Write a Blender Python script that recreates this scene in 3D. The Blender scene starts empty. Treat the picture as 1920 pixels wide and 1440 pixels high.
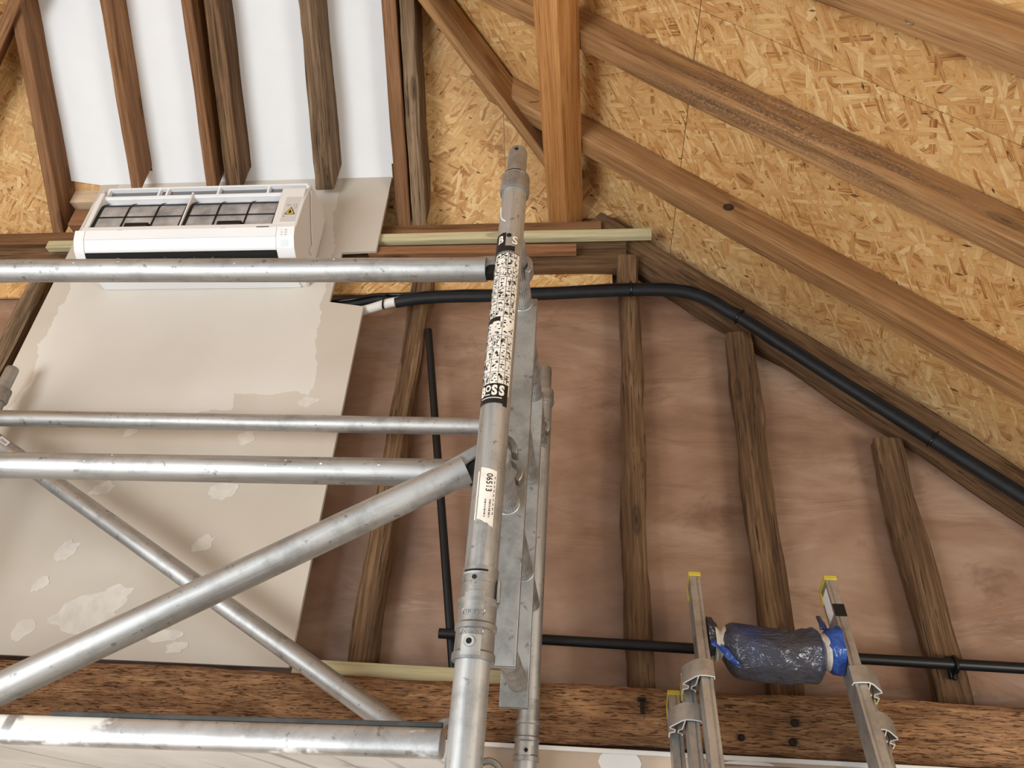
import bpy, math, random
from mathutils import Vector, Matrix, noise
S = bpy.context.scene
COL = S.collection
# ------------------------------------------------------------------ camera
cam = bpy.data.cameras.new('camera'); camo = bpy.data.objects.new('camera', cam); COL.objects.link(camo)
cam.sensor_fit = 'HORIZONTAL'; cam.sensor_width = 36.0; cam.lens = 1420 / 1920 * 36; cam.clip_start = .02
RX = (0.99399282, 0.00251926, -0.10941626)
RY = (0.09095539, 0.53702325, 0.8386496)
RZ = (0.06087186, -0.84356368, 0.53356812)
camo.matrix_world = Matrix(((RX[0], -RX[1], -RX[2], 0), (RY[0], -RY[1], -RY[2], 0), (RZ[0], -RZ[1], -RZ[2], 0), (0, 0, 0, 1)))
S.camera = camo
# ------------------------------------------------------------------ world, lights, exposure
W = bpy.data.worlds.new('world'); S.world = W; W.use_nodes = True
W.node_tree.nodes['Background'].inputs[0].default_value = (.95, .975, 1.0, 1)
W.node_tree.nodes['Background'].inputs[1].default_value = .36
def area(name, loc, target, sx, sy, power, color):
    l = bpy.data.lights.new(name, 'AREA'); l.shape = 'RECTANGLE'; l.size = sx; l.size_y = sy; l.energy = power; l.color = color
    o = bpy.data.objects.new(name, l); COL.objects.link(o); o.location = loc
    o.rotation_euler = (Vector(target) - Vector(loc)).to_track_quat('-Z', 'Y').to_euler(); return o
area('doorway_daylight', (-2.9, -1.6, -.70), (-.3, 2.0, .45), 2.2, 1.8, 108, (.93, .97, 1.0))
area('side_window_daylight', (3.0, -1.1, -.7), (.9, 1.0, 1.8), 1.6, 1.2, 62, (1.0, .95, .86))
S.view_settings.view_transform = 'Standard'; S.view_settings.look = 'None'
S.view_settings.gamma = 1; S.view_settings.use_curve_mapping = False
S.view_settings.exposure = 0.50
S.cycles.max_bounces = 5; S.cycles.diffuse_bounces = 3; S.cycles.glossy_bounces = 3; S.cycles.transmission_bounces = 2; S.cycles.adaptive_threshold = .035
# ------------------------------------------------------------------ materials
def lin(c):
    return tuple((x / 255 / 12.92 if x / 255 <= .04045 else ((x / 255 + .055) / 1.055) ** 2.4) for x in c) + (1,)
class NT:
    def __init__(s, name):
        s.m = bpy.data.materials.new(name); s.m.use_nodes = True; s.t = s.m.node_tree
        s.p = s.t.nodes['Principled BSDF']; s.out = s.t.nodes['Material Output']
    def n(s, typ, **kw):
        nd = s.t.nodes.new(typ)
        for k, v in kw.items():
            if k.startswith('i_'):
                nd.inputs[int(k[2:]) if k[2:].isdigit() else k[2:].replace('_', ' ')].default_value = v
            else: setattr(nd, k, v)
        return nd
    def l(s, a, b): s.t.links.new(a, b)
    def coord(s, rand=True):
        tc = s.n('ShaderNodeTexCoord')
        if not rand: return tc.outputs['Object']
        oi = s.n('ShaderNodeObjectInfo'); mu = s.n('ShaderNodeMath', operation='MULTIPLY', i_1=37.0); s.l(oi.outputs['Random'], mu.inputs[0])
        ad = s.n('ShaderNodeVectorMath', operation='ADD'); s.l(tc.outputs['Object'], ad.inputs[0]); s.l(mu.outputs[0], ad.inputs[1]); return ad.outputs[0]
    def mapping(s, v, scale=(1, 1, 1), rot=(0, 0, 0), loc=(0, 0, 0)):
        m = s.n('ShaderNodeMapping'); s.l(v, m.inputs['Vector']); m.inputs['Scale'].default_value = scale; m.inputs['Rotation'].default_value = rot; m.inputs['Location'].default_value = loc; return m.outputs[0]
    def noise(s, v, scale, detail=3, rough=.55, dist=0):
        nd = s.n('ShaderNodeTexNoise'); s.l(v, nd.inputs['Vector']); nd.inputs['Scale'].default_value = scale; nd.inputs['Detail'].default_value = detail
        nd.inputs['Roughness'].default_value = rough; nd.inputs['Distortion'].default_value = dist; return nd
    def ramp(s, v, stops, interp='LINEAR'):
        r = s.n('ShaderNodeValToRGB'); s.l(v, r.inputs[0]); e = r.color_ramp.elements; r.color_ramp.interpolation = interp
        while len(e) < len(stops): e.new(.5)
        for i, (p, c) in enumerate(stops): e[i].position = p; e[i].color = c if len(c) == 4 else lin(c)
        return r.outputs[0]
    def mix(s, f, a, b, mode='MIX'):
        m = s.n('ShaderNodeMix', data_type='RGBA', blend_type=mode)
        for sock, val in ((m.inputs[0], f), (m.inputs[6], a), (m.inputs[7], b)):
            if hasattr(val, 'links'): s.l(val, sock)
            else: sock.default_value = val
        return m.outputs[2]
    def math(s, op, a, b=0.0, clamp=False):
        m = s.n('ShaderNodeMath', operation=op, use_clamp=clamp)
        for sock, val in ((m.inputs[0], a), (m.inputs[1], b)):
            if hasattr(val, 'links'): s.l(val, sock)
            else: sock.default_value = val
        return m.outputs[0]
    def bump(s, h, strength, dist):
        b = s.n('ShaderNodeBump'); b.inputs['Strength'].default_value = strength; b.inputs['Distance'].default_value = dist; s.l(h, b.inputs['Height']); s.l(b.outputs[0], s.p.inputs['Normal'])
    def base(s, c):
        if hasattr(c, 'links'): s.l(c, s.p.inputs['Base Color'])
        else: s.p.inputs['Base Color'].default_value = c if len(c) == 4 else lin(c)
    def set(s, **kw):
        for k, v in kw.items():
            sock = s.p.inputs[k.replace('_', ' ')]
            if hasattr(v, 'links'): s.l(v, sock)
            else: sock.default_value = v
        return s.m
BW = ((0, 0, 0, 1), (1, 1, 1, 1))
def wood(name, light, mid, dark, rough=.75, gs=1.0, crack=.5, stain=None, spec=.25, knots=True):
    t = NT(name); v = t.coord()
    warp = t.noise(t.mapping(v, (1.2, 5, 5)), 1.0, 2)
    vv = t.n('ShaderNodeVectorMath', operation='ADD'); t.l(v, vv.inputs[0])
    sc = t.n('ShaderNodeVectorMath', operation='SCALE'); sc.inputs['Scale'].default_value = .03; t.l(warp.outputs['Color'], sc.inputs[0]); t.l(sc.outputs[0], vv.inputs[1]); v2 = vv.outputs[0]
    g1 = t.noise(t.mapping(v2, (3.0 * gs, 110 * gs, 110 * gs)), 1.0, 4, .7)
    g2 = t.noise(t.mapping(v2, (1.1, 22, 22)), 1.0, 2)
    f = t.math('ADD', t.math('MULTIPLY', g1.outputs[0], .6), t.math('MULTIPLY', g2.outputs[0], .4))
    c = t.ramp(f, [(.36, dark), (.5, mid), (.64, light)])
    ck = t.noise(t.mapping(v2, (5, 170, 170)), 1.0, 2, .6)
    cm = t.ramp(ck.outputs[0], [(.30, BW[1]), (.40, BW[0])])
    dk = tuple(x * .28 for x in dark)
    c = t.mix(t.math('MULTIPLY', cm, crack), c, lin(dk))
    big = t.noise(t.mapping(v, (1.3, 3, 3)), 1.0, 2)
    c = t.mix(t.math('MULTIPLY', t.ramp(big.outputs[0], [(.4, BW[0]), (.7, BW[1])]), .5), c, lin(stain or dark))
    if knots:
        vo = t.n('ShaderNodeTexVoronoi', feature='F1'); t.l(t.mapping(v, (2.6, 9, 9)), vo.inputs['Vector']); vo.inputs['Scale'].default_value = 1.0
        ring = t.math('SINE', t.math('MULTIPLY', vo.outputs['Distance'], 70.0))
        km = t.ramp(vo.outputs['Distance'], [(.07, BW[1]), (.15, BW[0])])
        c = t.mix(t.math('MULTIPLY', km, t.math('ADD', .55, t.math('MULTIPLY', ring, .2)), True), c, lin(tuple(x * .5 for x in dark)))
    t.base(c)
    hh = t.math('SUBTRACT', f, t.math('MULTIPLY', cm, .5 * crack))
    t.bump(hh, .55, .004)
    return t.set(Roughness=rough, Specular_IOR_Level=spec)
M = {}
M['rafter'] = wood('rafter_pine', (192, 150, 104), (164, 122, 79), (130, 93, 58), crack=.5, stain=(138, 100, 63))
M['rafter_dark'] = wood('rafter_brown', (164, 122, 86), (134, 95, 63), (98, 68, 43), crack=.5, stain=(106, 74, 47))
M['purlin'] = wood('purlin_orange', (212, 158, 100), (190, 134, 78), (154, 102, 56), crack=.5, stain=(166, 112, 62), gs=1.2)
M['old'] = wood('old_oak', (140, 110, 80), (104, 78, 54), (64, 46, 31), crack=.85, stain=(78, 56, 37), rough=.85)
M['oldgrey'] = wood('old_grey', (158, 134, 106), (122, 99, 75), (76, 59, 43), crack=.85, stain=(96, 76, 56), rough=.88)
M['batten'] = wood('treated_batten', (214, 204, 166), (198, 187, 148), (170, 157, 116), crack=.2, stain=(186, 174, 134), rough=.7)
M['pine'] = wood('fresh_pine', (232, 208, 178), (220, 192, 160), (196, 162, 126), crack=.1, stain=(214, 184, 150), rough=.65)
M['plank'] = wood('sawn_plank', (172, 126, 90), (146, 102, 70), (112, 76, 50), crack=.35, stain=(128, 88, 58))
def beam_mat():
    t = NT('adzed_beam'); v = t.coord()
    wv = t.noise(t.mapping(v, (10, 30, 30)), 1.0, 2); sc = t.n('ShaderNodeVectorMath', operation='SCALE'); sc.inputs['Scale'].default_value = .012; t.l(wv.outputs['Color'], sc.inputs[0])
    ad = t.n('ShaderNodeVectorMath', operation='ADD'); t.l(v, ad.inputs[0]); t.l(sc.outputs[0], ad.inputs[1]); v2 = ad.outputs[0]
    a = t.noise(t.mapping(v2, (20, 230, 230)), 1.0, 5, .7); b = t.noise(t.mapping(v, (4, 14, 14)), 1.0, 4, .6); g = t.noise(t.mapping(v2, (9, 60, 60)), 1.0, 4, .6)
    f = t.math('ADD', t.math('MULTIPLY', a.outputs[0], .55), t.math('MULTIPLY', g.outputs[0], .45))
    c = t.ramp(f, [(.36, (106, 76, 52)), (.48, (148, 109, 77)), (.58, (176, 134, 96)), (.70, (200, 160, 118))])
    c = t.mix(t.math('MULTIPLY', t.ramp(b.outputs[0], [(.42, BW[0]), (.62, BW[1])]), .45), c, lin((108, 77, 53)))
    ck = t.noise(t.mapping(v2, (30, 330, 330)), 1.0, 3, .55, .3)
    cm = t.ramp(ck.outputs[0], [(.36, BW[1]), (.43, BW[0])])
    c = t.mix(t.math('MULTIPLY', cm, .75), c, lin((48, 31, 21)))
    t.base(c); t.bump(t.math('SUBTRACT', f, t.math('MULTIPLY', cm, .5)), .9, .006)
    return t.set(Roughness=.85, Specular_IOR_Level=.2)
M['beam'] = beam_mat()
def osb_mat():
    t = NT('strand_board'); v0 = t.coord()
    w = t.noise(v0, 7.0, 2); w2 = t.n('ShaderNodeVectorMath', operation='SCALE'); w2.inputs['Scale'].default_value = .02; t.l(w.outputs['Color'], w2.inputs[0])
    ad = t.n('ShaderNodeVectorMath', operation='ADD'); t.l(v0, ad.inputs[0]); t.l(w2.outputs[0], ad.inputs[1]); v = ad.outputs[0]
    stops = [(-.0, (146, 94, 50)), (.07, (184, 130, 76)), (.24, (210, 160, 100)), (.65, (220, 176, 116)), (1, (238, 206, 150))]
    col = None; hgt = None
    for i, (ang, sx, sy, th) in enumerate(((12, 6, 18, 0), (-40, 8, 28, .35), (62, 9, 38, .5), (-14, 8, 44, .42), (105, 10, 50, .6), (26, 10, 62, .55), (-50, 13, 100, .66))):
        r1 = t.mapping(v, (1, 1, 1), (0, 0, math.radians(ang)), (i * 3.13, i * 1.71, 0)); mv = t.mapping(r1, (sx, sy, 1))
        vo = t.n('ShaderNodeTexVoronoi', voronoi_dimensions='2D', feature='F1', distance='CHEBYCHEV'); t.l(mv, vo.inputs['Vector']); vo.inputs['Scale'].default_value = 1.0
        sp = t.n('ShaderNodeSeparateColor'); t.l(vo.outputs['Color'], sp.inputs[0])
        gr = t.noise(t.mapping(r1, (10, 300, 1)), 1.0, 2, .65); gr.noise_dimensions = '2D'
        val = t.math('ADD', t.math('MULTIPLY', sp.outputs[0], .8), t.math('MULTIPLY', t.math('SUBTRACT', gr.outputs[0], .42), .95))
        c = t.ramp(val, stops)
        edge = t.ramp(vo.outputs['Distance'], [(.34, BW[0]), (.46, BW[1])])
        c = t.mix(t.math('MULTIPLY', edge, .28), c, lin((136, 90, 46)))
        if col is None: col, hgt = c, sp.outputs[1]
        else:
            m = t.math('MULTIPLY', t.math('GREATER_THAN', sp.outputs[2], th), t.math('LESS_THAN', vo.outputs['Distance'], .46))
            col = t.mix(m, col, c)
    dk = None
    for ang, sx, sy, lim in ((20, 10, 32, .18), (-50, 12, 38, .14)):
        vo = t.n('ShaderNodeTexVoronoi', voronoi_dimensions='2D', feature='F1', distance='MANHATTAN'); t.l(t.mapping(t.mapping(v, (1, 1, 1), (0, 0, math.radians(ang)), (ang, 0, 0)), (sx, sy, 1)), vo.inputs['Vector']); vo.inputs['Scale'].default_value = 1.0
        sp = t.n('ShaderNodeSeparateColor'); t.l(vo.outputs['Color'], sp.inputs[0])
        k = t.math('MULTIPLY', t.math('GREATER_THAN', sp.outputs[0], .87), t.math('LESS_THAN', vo.outputs['Distance'], t.math('MULTIPLY', sp.outputs[1], lim)))
        dk = k if dk is None else t.math('MAXIMUM', dk, k)
    col = t.mix(t.math('MULTIPLY', dk, .85), col, lin((62, 38, 20)))
    soft = t.noise(v0, 1.6, 3); col = t.mix(t.math('MULTIPLY', t.ramp(soft.outputs[0], [(.45, BW[0]), (.7, BW[1])]), .25), col, lin((186, 136, 84)))
    fb = t.noise(t.mapping(v0, (14, 60, 1)), 1.0, 2); fb.noise_dimensions = '2D'
    t.base(col); t.bump(fb.outputs[0], .3, .004)
    return t.set(Roughness=.6, Specular_IOR_Level=.3)
M['osb'] = osb_mat()
def alu(name, base=(192, 192, 190), rough=.54, dirt=.55, paint=0.0, scale=1.0, an=(9, 9, 9)):
    t = NT(name); v = t.coord()
    a = t.noise(t.mapping(v, tuple(q * scale for q in an)), 1.0, 5, .65)
    b = t.noise(t.mapping(v, (60, 60, 60)), 1.0, 3)
    c = t.ramp(a.outputs[0], [(.3, tuple(x * .80 for x in base)), (.55, base), (.75, tuple(min(255, x * 1.06) for x in base))])
    bb = t.noise(v, 17, 5, .7)
    c = t.mix(t.math('MULTIPLY', t.ramp(bb.outputs[0], [(.50, BW[0]), (.68, BW[1])]), .45), c, lin(tuple(x * .66 for x in base)))
    sm = t.ramp(b.outputs[0], [(.64, BW[0]), (.70, BW[1])])
    c = t.mix(t.math('MULTIPLY', sm, dirt), c, lin((92, 88, 80)))
    met = .88; r = t.math('ADD', t.math('MULTIPLY', a.outputs[0], .10), rough - .05)
    if paint:
        p = t.noise(t.mapping(v, (5, 5, 9)), 1.0, 5, .7)
        pm = t.ramp(p.outputs[0], [(1 - paint - .03, BW[0]), (1 - paint + .03, BW[1])])
        st = t.noise(t.mapping(v, (26, 1.0, 1.0), loc=(.3, 0, 0)), 1.0, 2, .5)
        sm2 = t.ramp(st.outputs[0], [(.33, BW[0]), (.37, BW[1])])
        pm = t.math('MULTIPLY', pm, sm2)
        c = t.mix(pm, c, lin((226, 226, 220))); met = t.math('MULTIPLY', t.math('SUBTRACT', 1.0, pm), .88)
        r = t.math('ADD', r, t.math('MULTIPLY', pm, .25))
    t.base(c); t.bump(a.outputs[0], .12, .002)
    return t.set(Metallic=met, Roughness=r)
M['alu'] = alu('scaffold_aluminium', an=(45, 45, 2.5))
M['alurail'] = alu('rail_aluminium', an=(2.5, 45, 45))
M['cast'] = alu('cast_aluminium', (182, 181, 177), .5, .5)
M['alubeam'] = alu('deck_beam_aluminium', (200, 200, 199), .48, .5, .46)
M['aluladder'] = alu('ladder_aluminium', (196, 194, 190), .5, .15)
M['deckpaint'] = None
def flat(name, c, rough=.6, metal=0, spec=.4, noise_amt=0.0, nscale=20, bump=0.0, sheen=0):
    t = NT(name)
    if noise_amt:
        v = t.coord(); a = t.noise(v, nscale, 4, .6)
        t.base(t.ramp(a.outputs[0], [(.3, tuple(x * (1 - noise_amt) for x in c)), (.7, tuple(min(255, x * (1 + noise_amt * .5)) for x in c))]))
        if bump: t.bump(a.outputs[0], bump, .003)
    else: t.base(c)
    return t.set(Roughness=rough, Metallic=metal, Specular_IOR_Level=spec)
M['white'] = flat('white_plastic', (240, 241, 242), .32)
M['whitecase'] = flat('warm_white_plastic', (230, 227, 222), .4)
M['black'] = flat('black_plastic', (16, 16, 17), .45)
M['dark'] = flat('dark_void', (14, 13, 13), .8)
M['mesh'] = flat('filter_mesh', (186, 187, 188), .4, .35, .5, .25, 12)
M['coil'] = flat('coil_fins', (126, 128, 132), .4, .5)
M['foam'] = flat('black_pipe_insulation', (26, 28, 31), .55, 0, .35, .25, 30, .2)
M['conduit'] = flat('black_conduit', (20, 22, 25), .38)
M['cable'] = flat('black_cable', (14, 15, 16), .3)
M['lagging'] = flat('white_lagging', (226, 222, 216), .6)
M['ceilwhite'] = flat('white_ceiling_paint', (236, 237, 238), .75, 0, .25, .008, 8)
M['tape'] = flat('cream_tape', (206, 200, 186), .6, 0, .4, .12, 40, .4)
M['yellow'] = flat('yellow_cap', (208, 186, 70), .5, 0, .4, .1, 30)
M['ink'] = flat('black_ink', (22, 20, 20), .5)
M['sticker'] = flat('sticker_paper', (232, 224, 212), .45, 0, .4, .08, 40)
M['greyink'] = flat('grey_ink', (150, 150, 148), .5)
M['lcd'] = flat('display_window', (196, 206, 206), .25)
M['warn'] = flat('warning_yellow', (226, 196, 60), .45)
M['label'] = flat('label_grey', (206, 200, 196), .45)
M['filler'] = flat('filler_plaster', (217, 210, 199), .85, 0, .2, .06, 25, .3)
M['skirtwhite'] = flat('white_edge', (240, 238, 234), .6)
M['litcutalu'] = flat('lit_cut_aluminium', (246, 246, 244), .5, .2)  # cut metal with the light from below painted into its pale colour
M['hollow'] = flat('dark_wood_hollow', (66, 44, 28), .9)
M['rust'] = flat('rusty_iron', (46, 36, 30), .8, .3)
M['steel'] = flat('bright_steel', (170, 168, 160), .3, .9)
M['rubber'] = flat('dark_edge_strip', (58, 58, 56), .6, 0, .4, .3, 20)
M['floorm'] = flat('dusty_concrete', (206, 202, 196), .85, 0, .2, .15, 3)
M['plasterlow'] = flat('pink_plasterboard', (206, 184, 164), .85, 0, .2, .08, 5, .1)
M['chip'] = flat('paint_chip', (236, 236, 230), .6)
def deck_mat():
    t = NT('deck_underside'); v = t.coord(False)
    a = t.noise(t.mapping(v, (6, 3, 6)), 1.0, 5, .65); s = t.noise(t.mapping(v, (24, .7, 1)), 1.0, 3, .5, .15)
    c = t.ramp(a.outputs[0], [(.28, (150, 148, 140)), (.42, (222, 222, 218)), (.7, (240, 240, 238))])
    c = t.mix(t.math('MULTIPLY', t.ramp(s.outputs[0], [(.36, BW[1]), (.41, BW[0])]), .6), c, lin((120, 118, 110)))
    t.base(c); t.bump(s.outputs[0], .4, .002); return t.set(Roughness=.6)
M['deckpaint'] = deck_mat()
def bag_mat():
    t = NT('charcoal_blue_bag'); v = t.coord(False)
    a = t.noise(v, 16, 5, .6, .4); b = t.noise(v, 5, 3)
    c = t.ramp(b.outputs[0], [(.50, (74, 75, 84)), (.62, (74, 80, 102)), (.74, (54, 78, 144))])
    cr = t.noise(t.mapping(v, (18, 40, 40), (.4, .3, .6)), 1.0, 3, .55, 1.5)
    rd = t.math('ABSOLUTE', t.math('SUBTRACT', cr.outputs[0], .5)); hh = t.math('ADD', t.math('MULTIPLY', a.outputs[0], .5), t.math('MULTIPLY', t.math('MINIMUM', rd, .12), 3.0))
    t.base(c); t.bump(hh, .45, .008); return t.set(Roughness=.24, Specular_IOR_Level=.8, Metallic=.5)
M['bag'] = bag_mat()
def blue_mat():
    t = NT('blue_plastic_film'); v = t.coord(False); a = t.noise(v, 30, 4, .6, .3)
    t.base(t.ramp(a.outputs[0], [(.3, (20, 44, 110)), (.7, (44, 92, 176))])); t.bump(a.outputs[0], .8, .008); return t.set(Roughness=.25, Specular_IOR_Level=.7)
M['blue'] = blue_mat()
def membrane():
    t = NT('pink_membrane'); v = t.coord(False)
    a = t.noise(t.mapping(v, (2.2, 1, 4.5)), 1.0, 5, .6, .5); b = t.noise(t.mapping(v, (4, 1, 7)), 1.0, 5, .7, .6); w = t.noise(t.mapping(v, (3, 1, 9), (0, .35, 0)), 1.0, 3, .5, 1.2)
    c = t.ramp(a.outputs[0], [(.25, (124, 94, 74)), (.5, (152, 119, 97)), (.75, (178, 150, 128))])
    c = t.mix(t.math('MULTIPLY', t.ramp(b.outputs[0], [(.58, BW[0]), (.72, BW[1])]), .6), c, lin((104, 76, 60)))
    t.base(c); t.bump(w.outputs[0], .35, .03); return t.set(Roughness=.42, Specular_IOR_Level=.4, Coat_Weight=.25, Coat_Roughness=.2)
M['membrane'] = membrane()
def board_mat():
    t = NT('part_painted_plasterboard'); v = t.coord(False)
    sp = t.n('ShaderNodeSeparateXYZ'); t.l(v, sp.inputs[0]); X, Z = sp.outputs[0], sp.outputs[2]
    n1 = t.noise(v, 4.5, 3, .5); n2 = t.noise(v, 60, 3, .6)
    wob = t.math('ADD', t.math('MULTIPLY', t.math('SUBTRACT', n1.outputs[0], .5), .16), t.math('MULTIPLY', t.math('SUBTRACT', n2.outputs[0], .5), .02))
    Xw = t.math('ADD', X, wob); Zw = t.math('ADD', Z, wob)
    m = t.math('GREATER_THAN', Xw, -1.955)
    m = t.math('MULTIPLY', m, t.math('LESS_THAN', t.math('ADD', Xw, t.math('MULTIPLY', Z, .10)), -.80))
    step = t.math('ADD', 1.175, t.math('MULTIPLY', t.math('GREATER_THAN', Xw, -1.19), .075))
    m = t.math('MULTIPLY', m, t.math('GREATER_THAN', Zw, step))
    a = t.noise(t.mapping(v, (2, 2, 2)), 1.0, 4)
    bare = t.ramp(a.outputs[0], [(.3, (194, 183, 168)), (.7, (206, 197, 184))])
    pnt = t.ramp(a.outputs[0], [(.3, (212, 205, 194)), (.7, (220, 214, 205))])
    t.base(t.mix(m, bare, pnt)); return t.set(Roughness=.8, Specular_IOR_Level=.2)
M['board'] = board_mat()
# ------------------------------------------------------------------ mesh helpers
def V(*a): return Vector(a)
class MB:
    def __init__(s): s.v = []; s.f = []
    def add(s, vs, fs):
        o = len(s.v); s.v += [tuple(p) for p in vs]; s.f += [tuple(i + o for i in f) for f in fs]; return s
    def box(s, x0, x1, y0, y1, z0, z1, mat=None):
        p = [V(x, y, z) for z in (z0, z1) for y in (y0, y1) for x in (x0, x1)]
        if mat: p = [mat @ q for q in p]
        return s.add(p, [(0, 2, 3, 1), (4, 5, 7, 6), (0, 1, 5, 4), (2, 6, 7, 3), (0, 4, 6, 2), (1, 3, 7, 5)])
    def prism(s, poly, ax, a, b):
        """polygon in the two axes other than ax, extruded along ax from a to b"""
        def mk(p, t):
            return {'x': (t, p[0], p[1]), 'y': (p[0], t, p[1]), 'z': (p[0], p[1], t)}[ax]
        n = len(poly)
        return s.add([mk(p, a) for p in poly] + [mk(p, b) for p in poly], [tuple(range(n)), tuple(range(2 * n - 1, n - 1, -1))] + [(i, n + i, n + (i + 1) % n, (i + 1) % n) for i in range(n)])
    def tube(s, pts, r, seg=20, cap=True, ribs=0, ribd=0.0):
        pts = [Vector(p) for p in pts]; n = len(pts); rs = r if isinstance(r, (list, tuple)) else [r] * n
        t0 = (pts[1] - pts[0]).normalized(); up = V(0, 0, 1) if abs(t0.z) < .9 else V(1, 0, 0)
        nx = t0.cross(up).normalized(); vs = []; 
        for i, p in enumerate(pts):
            t = (pts[min(i + 1, n - 1)] - pts[max(i - 1, 0)]).normalized()
            nx = (nx - t * nx.dot(t)).normalized(); ny = t.cross(nx)
            for k in range(seg):
                a = 2 * math.pi * k / seg; rr = rs[i] - (ribd if ribs and (k % 2) else 0)
                vs.append(p + (nx * math.cos(a) + ny * math.sin(a)) * rr)
        fs = [(i * seg + k, i * seg + (k + 1) % seg, (i + 1) * seg + (k + 1) % seg, (i + 1) * seg + k) for i in range(n - 1) for k in range(seg)]
        if cap: fs += [tuple(range(seg - 1, -1, -1)), tuple(range((n - 1) * seg, n * seg))]
        return s.add(vs, fs)
    def sweep(s, poly, p0, p1, ux, uy):
        """closed polygon (local 2-D in ux,uy) swept straight from p0 to p1"""
        n = len(poly); p0, p1, ux, uy = Vector(p0), Vector(p1), Vector(ux), Vector(uy)
        return s.add([p0 + ux * a + uy * b for a, b in poly] + [p1 + ux * a + uy * b for a, b in poly], [tuple(range(n)), tuple(range(2 * n - 1, n - 1, -1))] + [(i, n + i, n + (i + 1) % n, (i + 1) % n) for i in range(n)])
    def build(s, name, mat, parent=None, smooth=35, bevel=0.0, matrix=None, segs=2, fixn=True):
        me = bpy.data.meshes.new(name); me.from_pydata(s.v, [], s.f); me.validate()
        if fixn:
            import bmesh
            bm = bmesh.new(); bm.from_mesh(me); bmesh.ops.recalc_face_normals(bm, faces=bm.faces); bm.to_mesh(me); bm.free()
        if smooth:
            me.polygons.foreach_set('use_smooth', [True] * len(me.polygons)); me.set_sharp_from_angle(angle=math.radians(smooth))
        if mat: me.materials.append(M[mat] if isinstance(mat, str) else mat)
        o = bpy.data.objects.new(name, me); COL.objects.link(o)
        if matrix is not None: o.matrix_world = matrix
        if parent: o.parent = parent; o.matrix_parent_inverse = parent.matrix_world.inverted()
        if bevel:
            b = o.modifiers.new('bevel', 'BEVEL'); b.width = bevel; b.segments = segs; b.limit_method = 'ANGLE'
        return o
def tag(o, label=None, cat=None, group=None, kind=None):
    if label: o['label'] = label
    if cat: o['category'] = cat
    if group: o['group'] = group
    if kind: o['kind'] = kind
    return o
def empty(name, label=None, cat=None, group=None, kind=None, loc=(0, 0, 0)):
    o = bpy.data.objects.new(name, None); COL.objects.link(o); o.empty_display_size = .05
    return tag(o, label, cat, group, kind)
def frame(p0, p1, up):
    x = (Vector(p1) - Vector(p0)).normalized(); y = Vector(up).cross(x).normalized(); z = x.cross(y)
    m = Matrix((x, y, z)).transposed().to_4x4(); m.translation = Vector(p0); return m
def timber(name, p0, p1, w, h, up, mat, seed=0, wob=.002, bev=.004, cut0=0.0, cut1=0.0, taper=1.0, parent=None, step=.05):
    """squared timber; w across (local y), h along 'up' (local z); ends may be cut askew by cut*(z)"""
    L = (Vector(p1) - Vector(p0)).length; n = max(2, int(L / step)); mb = MB(); rs = []
    b = bev
    prof = [(-w / 2 + b, -h / 2), (w / 2 - b, -h / 2), (w / 2, -h / 2 + b), (w / 2, h / 2 - b), (w / 2 - b, h / 2), (-w / 2 + b, h / 2), (-w / 2, h / 2 - b), (-w / 2, -h / 2 + b)]
    prof2 = []
    for i in range(8):
        a, c = prof[i], prof[(i + 1) % 8]; prof2.append(a)
        if i % 2 == 0: prof2.append(((a[0] + c[0]) / 2, (a[1] + c[1]) / 2))
    k = len(prof2); vs = []
    for i in range(n + 1):
        f = i / n; sc = 1 + (taper - 1) * f
        for j, (y, z) in enumerate(prof2):
            x = L * f + cut0 * z * (1 - f) + cut1 * z * f
            q = V(x * 5 + seed * 7.3, y * 30 + seed, z * 30 + j * 0.13)
            d = noise.noise_vector(q) * wob + noise.noise_vector(q * 4) * wob * .35
            e = noise.noise_vector(V(x * 1.6 + seed * 3.1, seed, 0)) * wob * 1.5
            vs.append((x, y * sc + d.y + e.y, z * sc + d.z + e.z))
    fs = [(i * k + j, i * k + (j + 1) % k, (i + 1) * k + (j + 1) % k, (i + 1) * k + j) for i in range(n) for j in range(k)]
    fs += [tuple(range(k - 1, -1, -1)), tuple(range(n * k, (n + 1) * k))]
    mb.add(vs, fs)
    return mb.build(name, mat, parent, matrix=frame(p0, p1, up), smooth=40)
def text_verts(txt, bold=0.0):
    cu = bpy.data.curves.new('t', 'FONT'); cu.body = txt; cu.align_x = 'CENTER'; cu.align_y = 'CENTER'; cu.size = 1; cu.offset = bold; cu.resolution_u = 3
    o = bpy.data.objects.new('t', cu); COL.objects.link(o); bpy.context.view_layer.update()
    me = o.to_mesh(); vs = [tuple(v.co) for v in me.vertices]; fs = [tuple(p.vertices) for p in me.polygons]
    o.to_mesh_clear(); bpy.data.objects.remove(o); bpy.data.curves.remove(cu); return vs, fs
# ------------------------------------------------------------------ the shell of the place
ZF = -1.7
SL = .88; PHI = math.atan(SL); cP, sP = math.cos(PHI), math.sin(PHI)
C_OSB, C_UND = 2.225, 2.095           # right slope: z = C - SL*x
E_OSB, E_UND = 2.285, 2.120           # end slope:   z = E + SL*(2.03-y)
MX = -1.41                            # ridge line
Y_SHEET, Y_STUD = 2.16, 2.08
fl = MB().box(-5, 4, -4, 4, ZF - .1, ZF).build('floor', 'floorm', smooth=0); tag(fl, kind='structure')
wl = MB().box(-3.6, 2.6, 2.0, 2.1, ZF, .243).build('wall_end_lower', 'plasterlow', smooth=0); tag(wl, kind='structure')
tr = MB().box(-.6, 2.4, 1.985, 1.999, .2325, .2425).build('trim_1', 'skirtwhite', smooth=0, bevel=.002); tag(tr, kind='structure')
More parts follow.
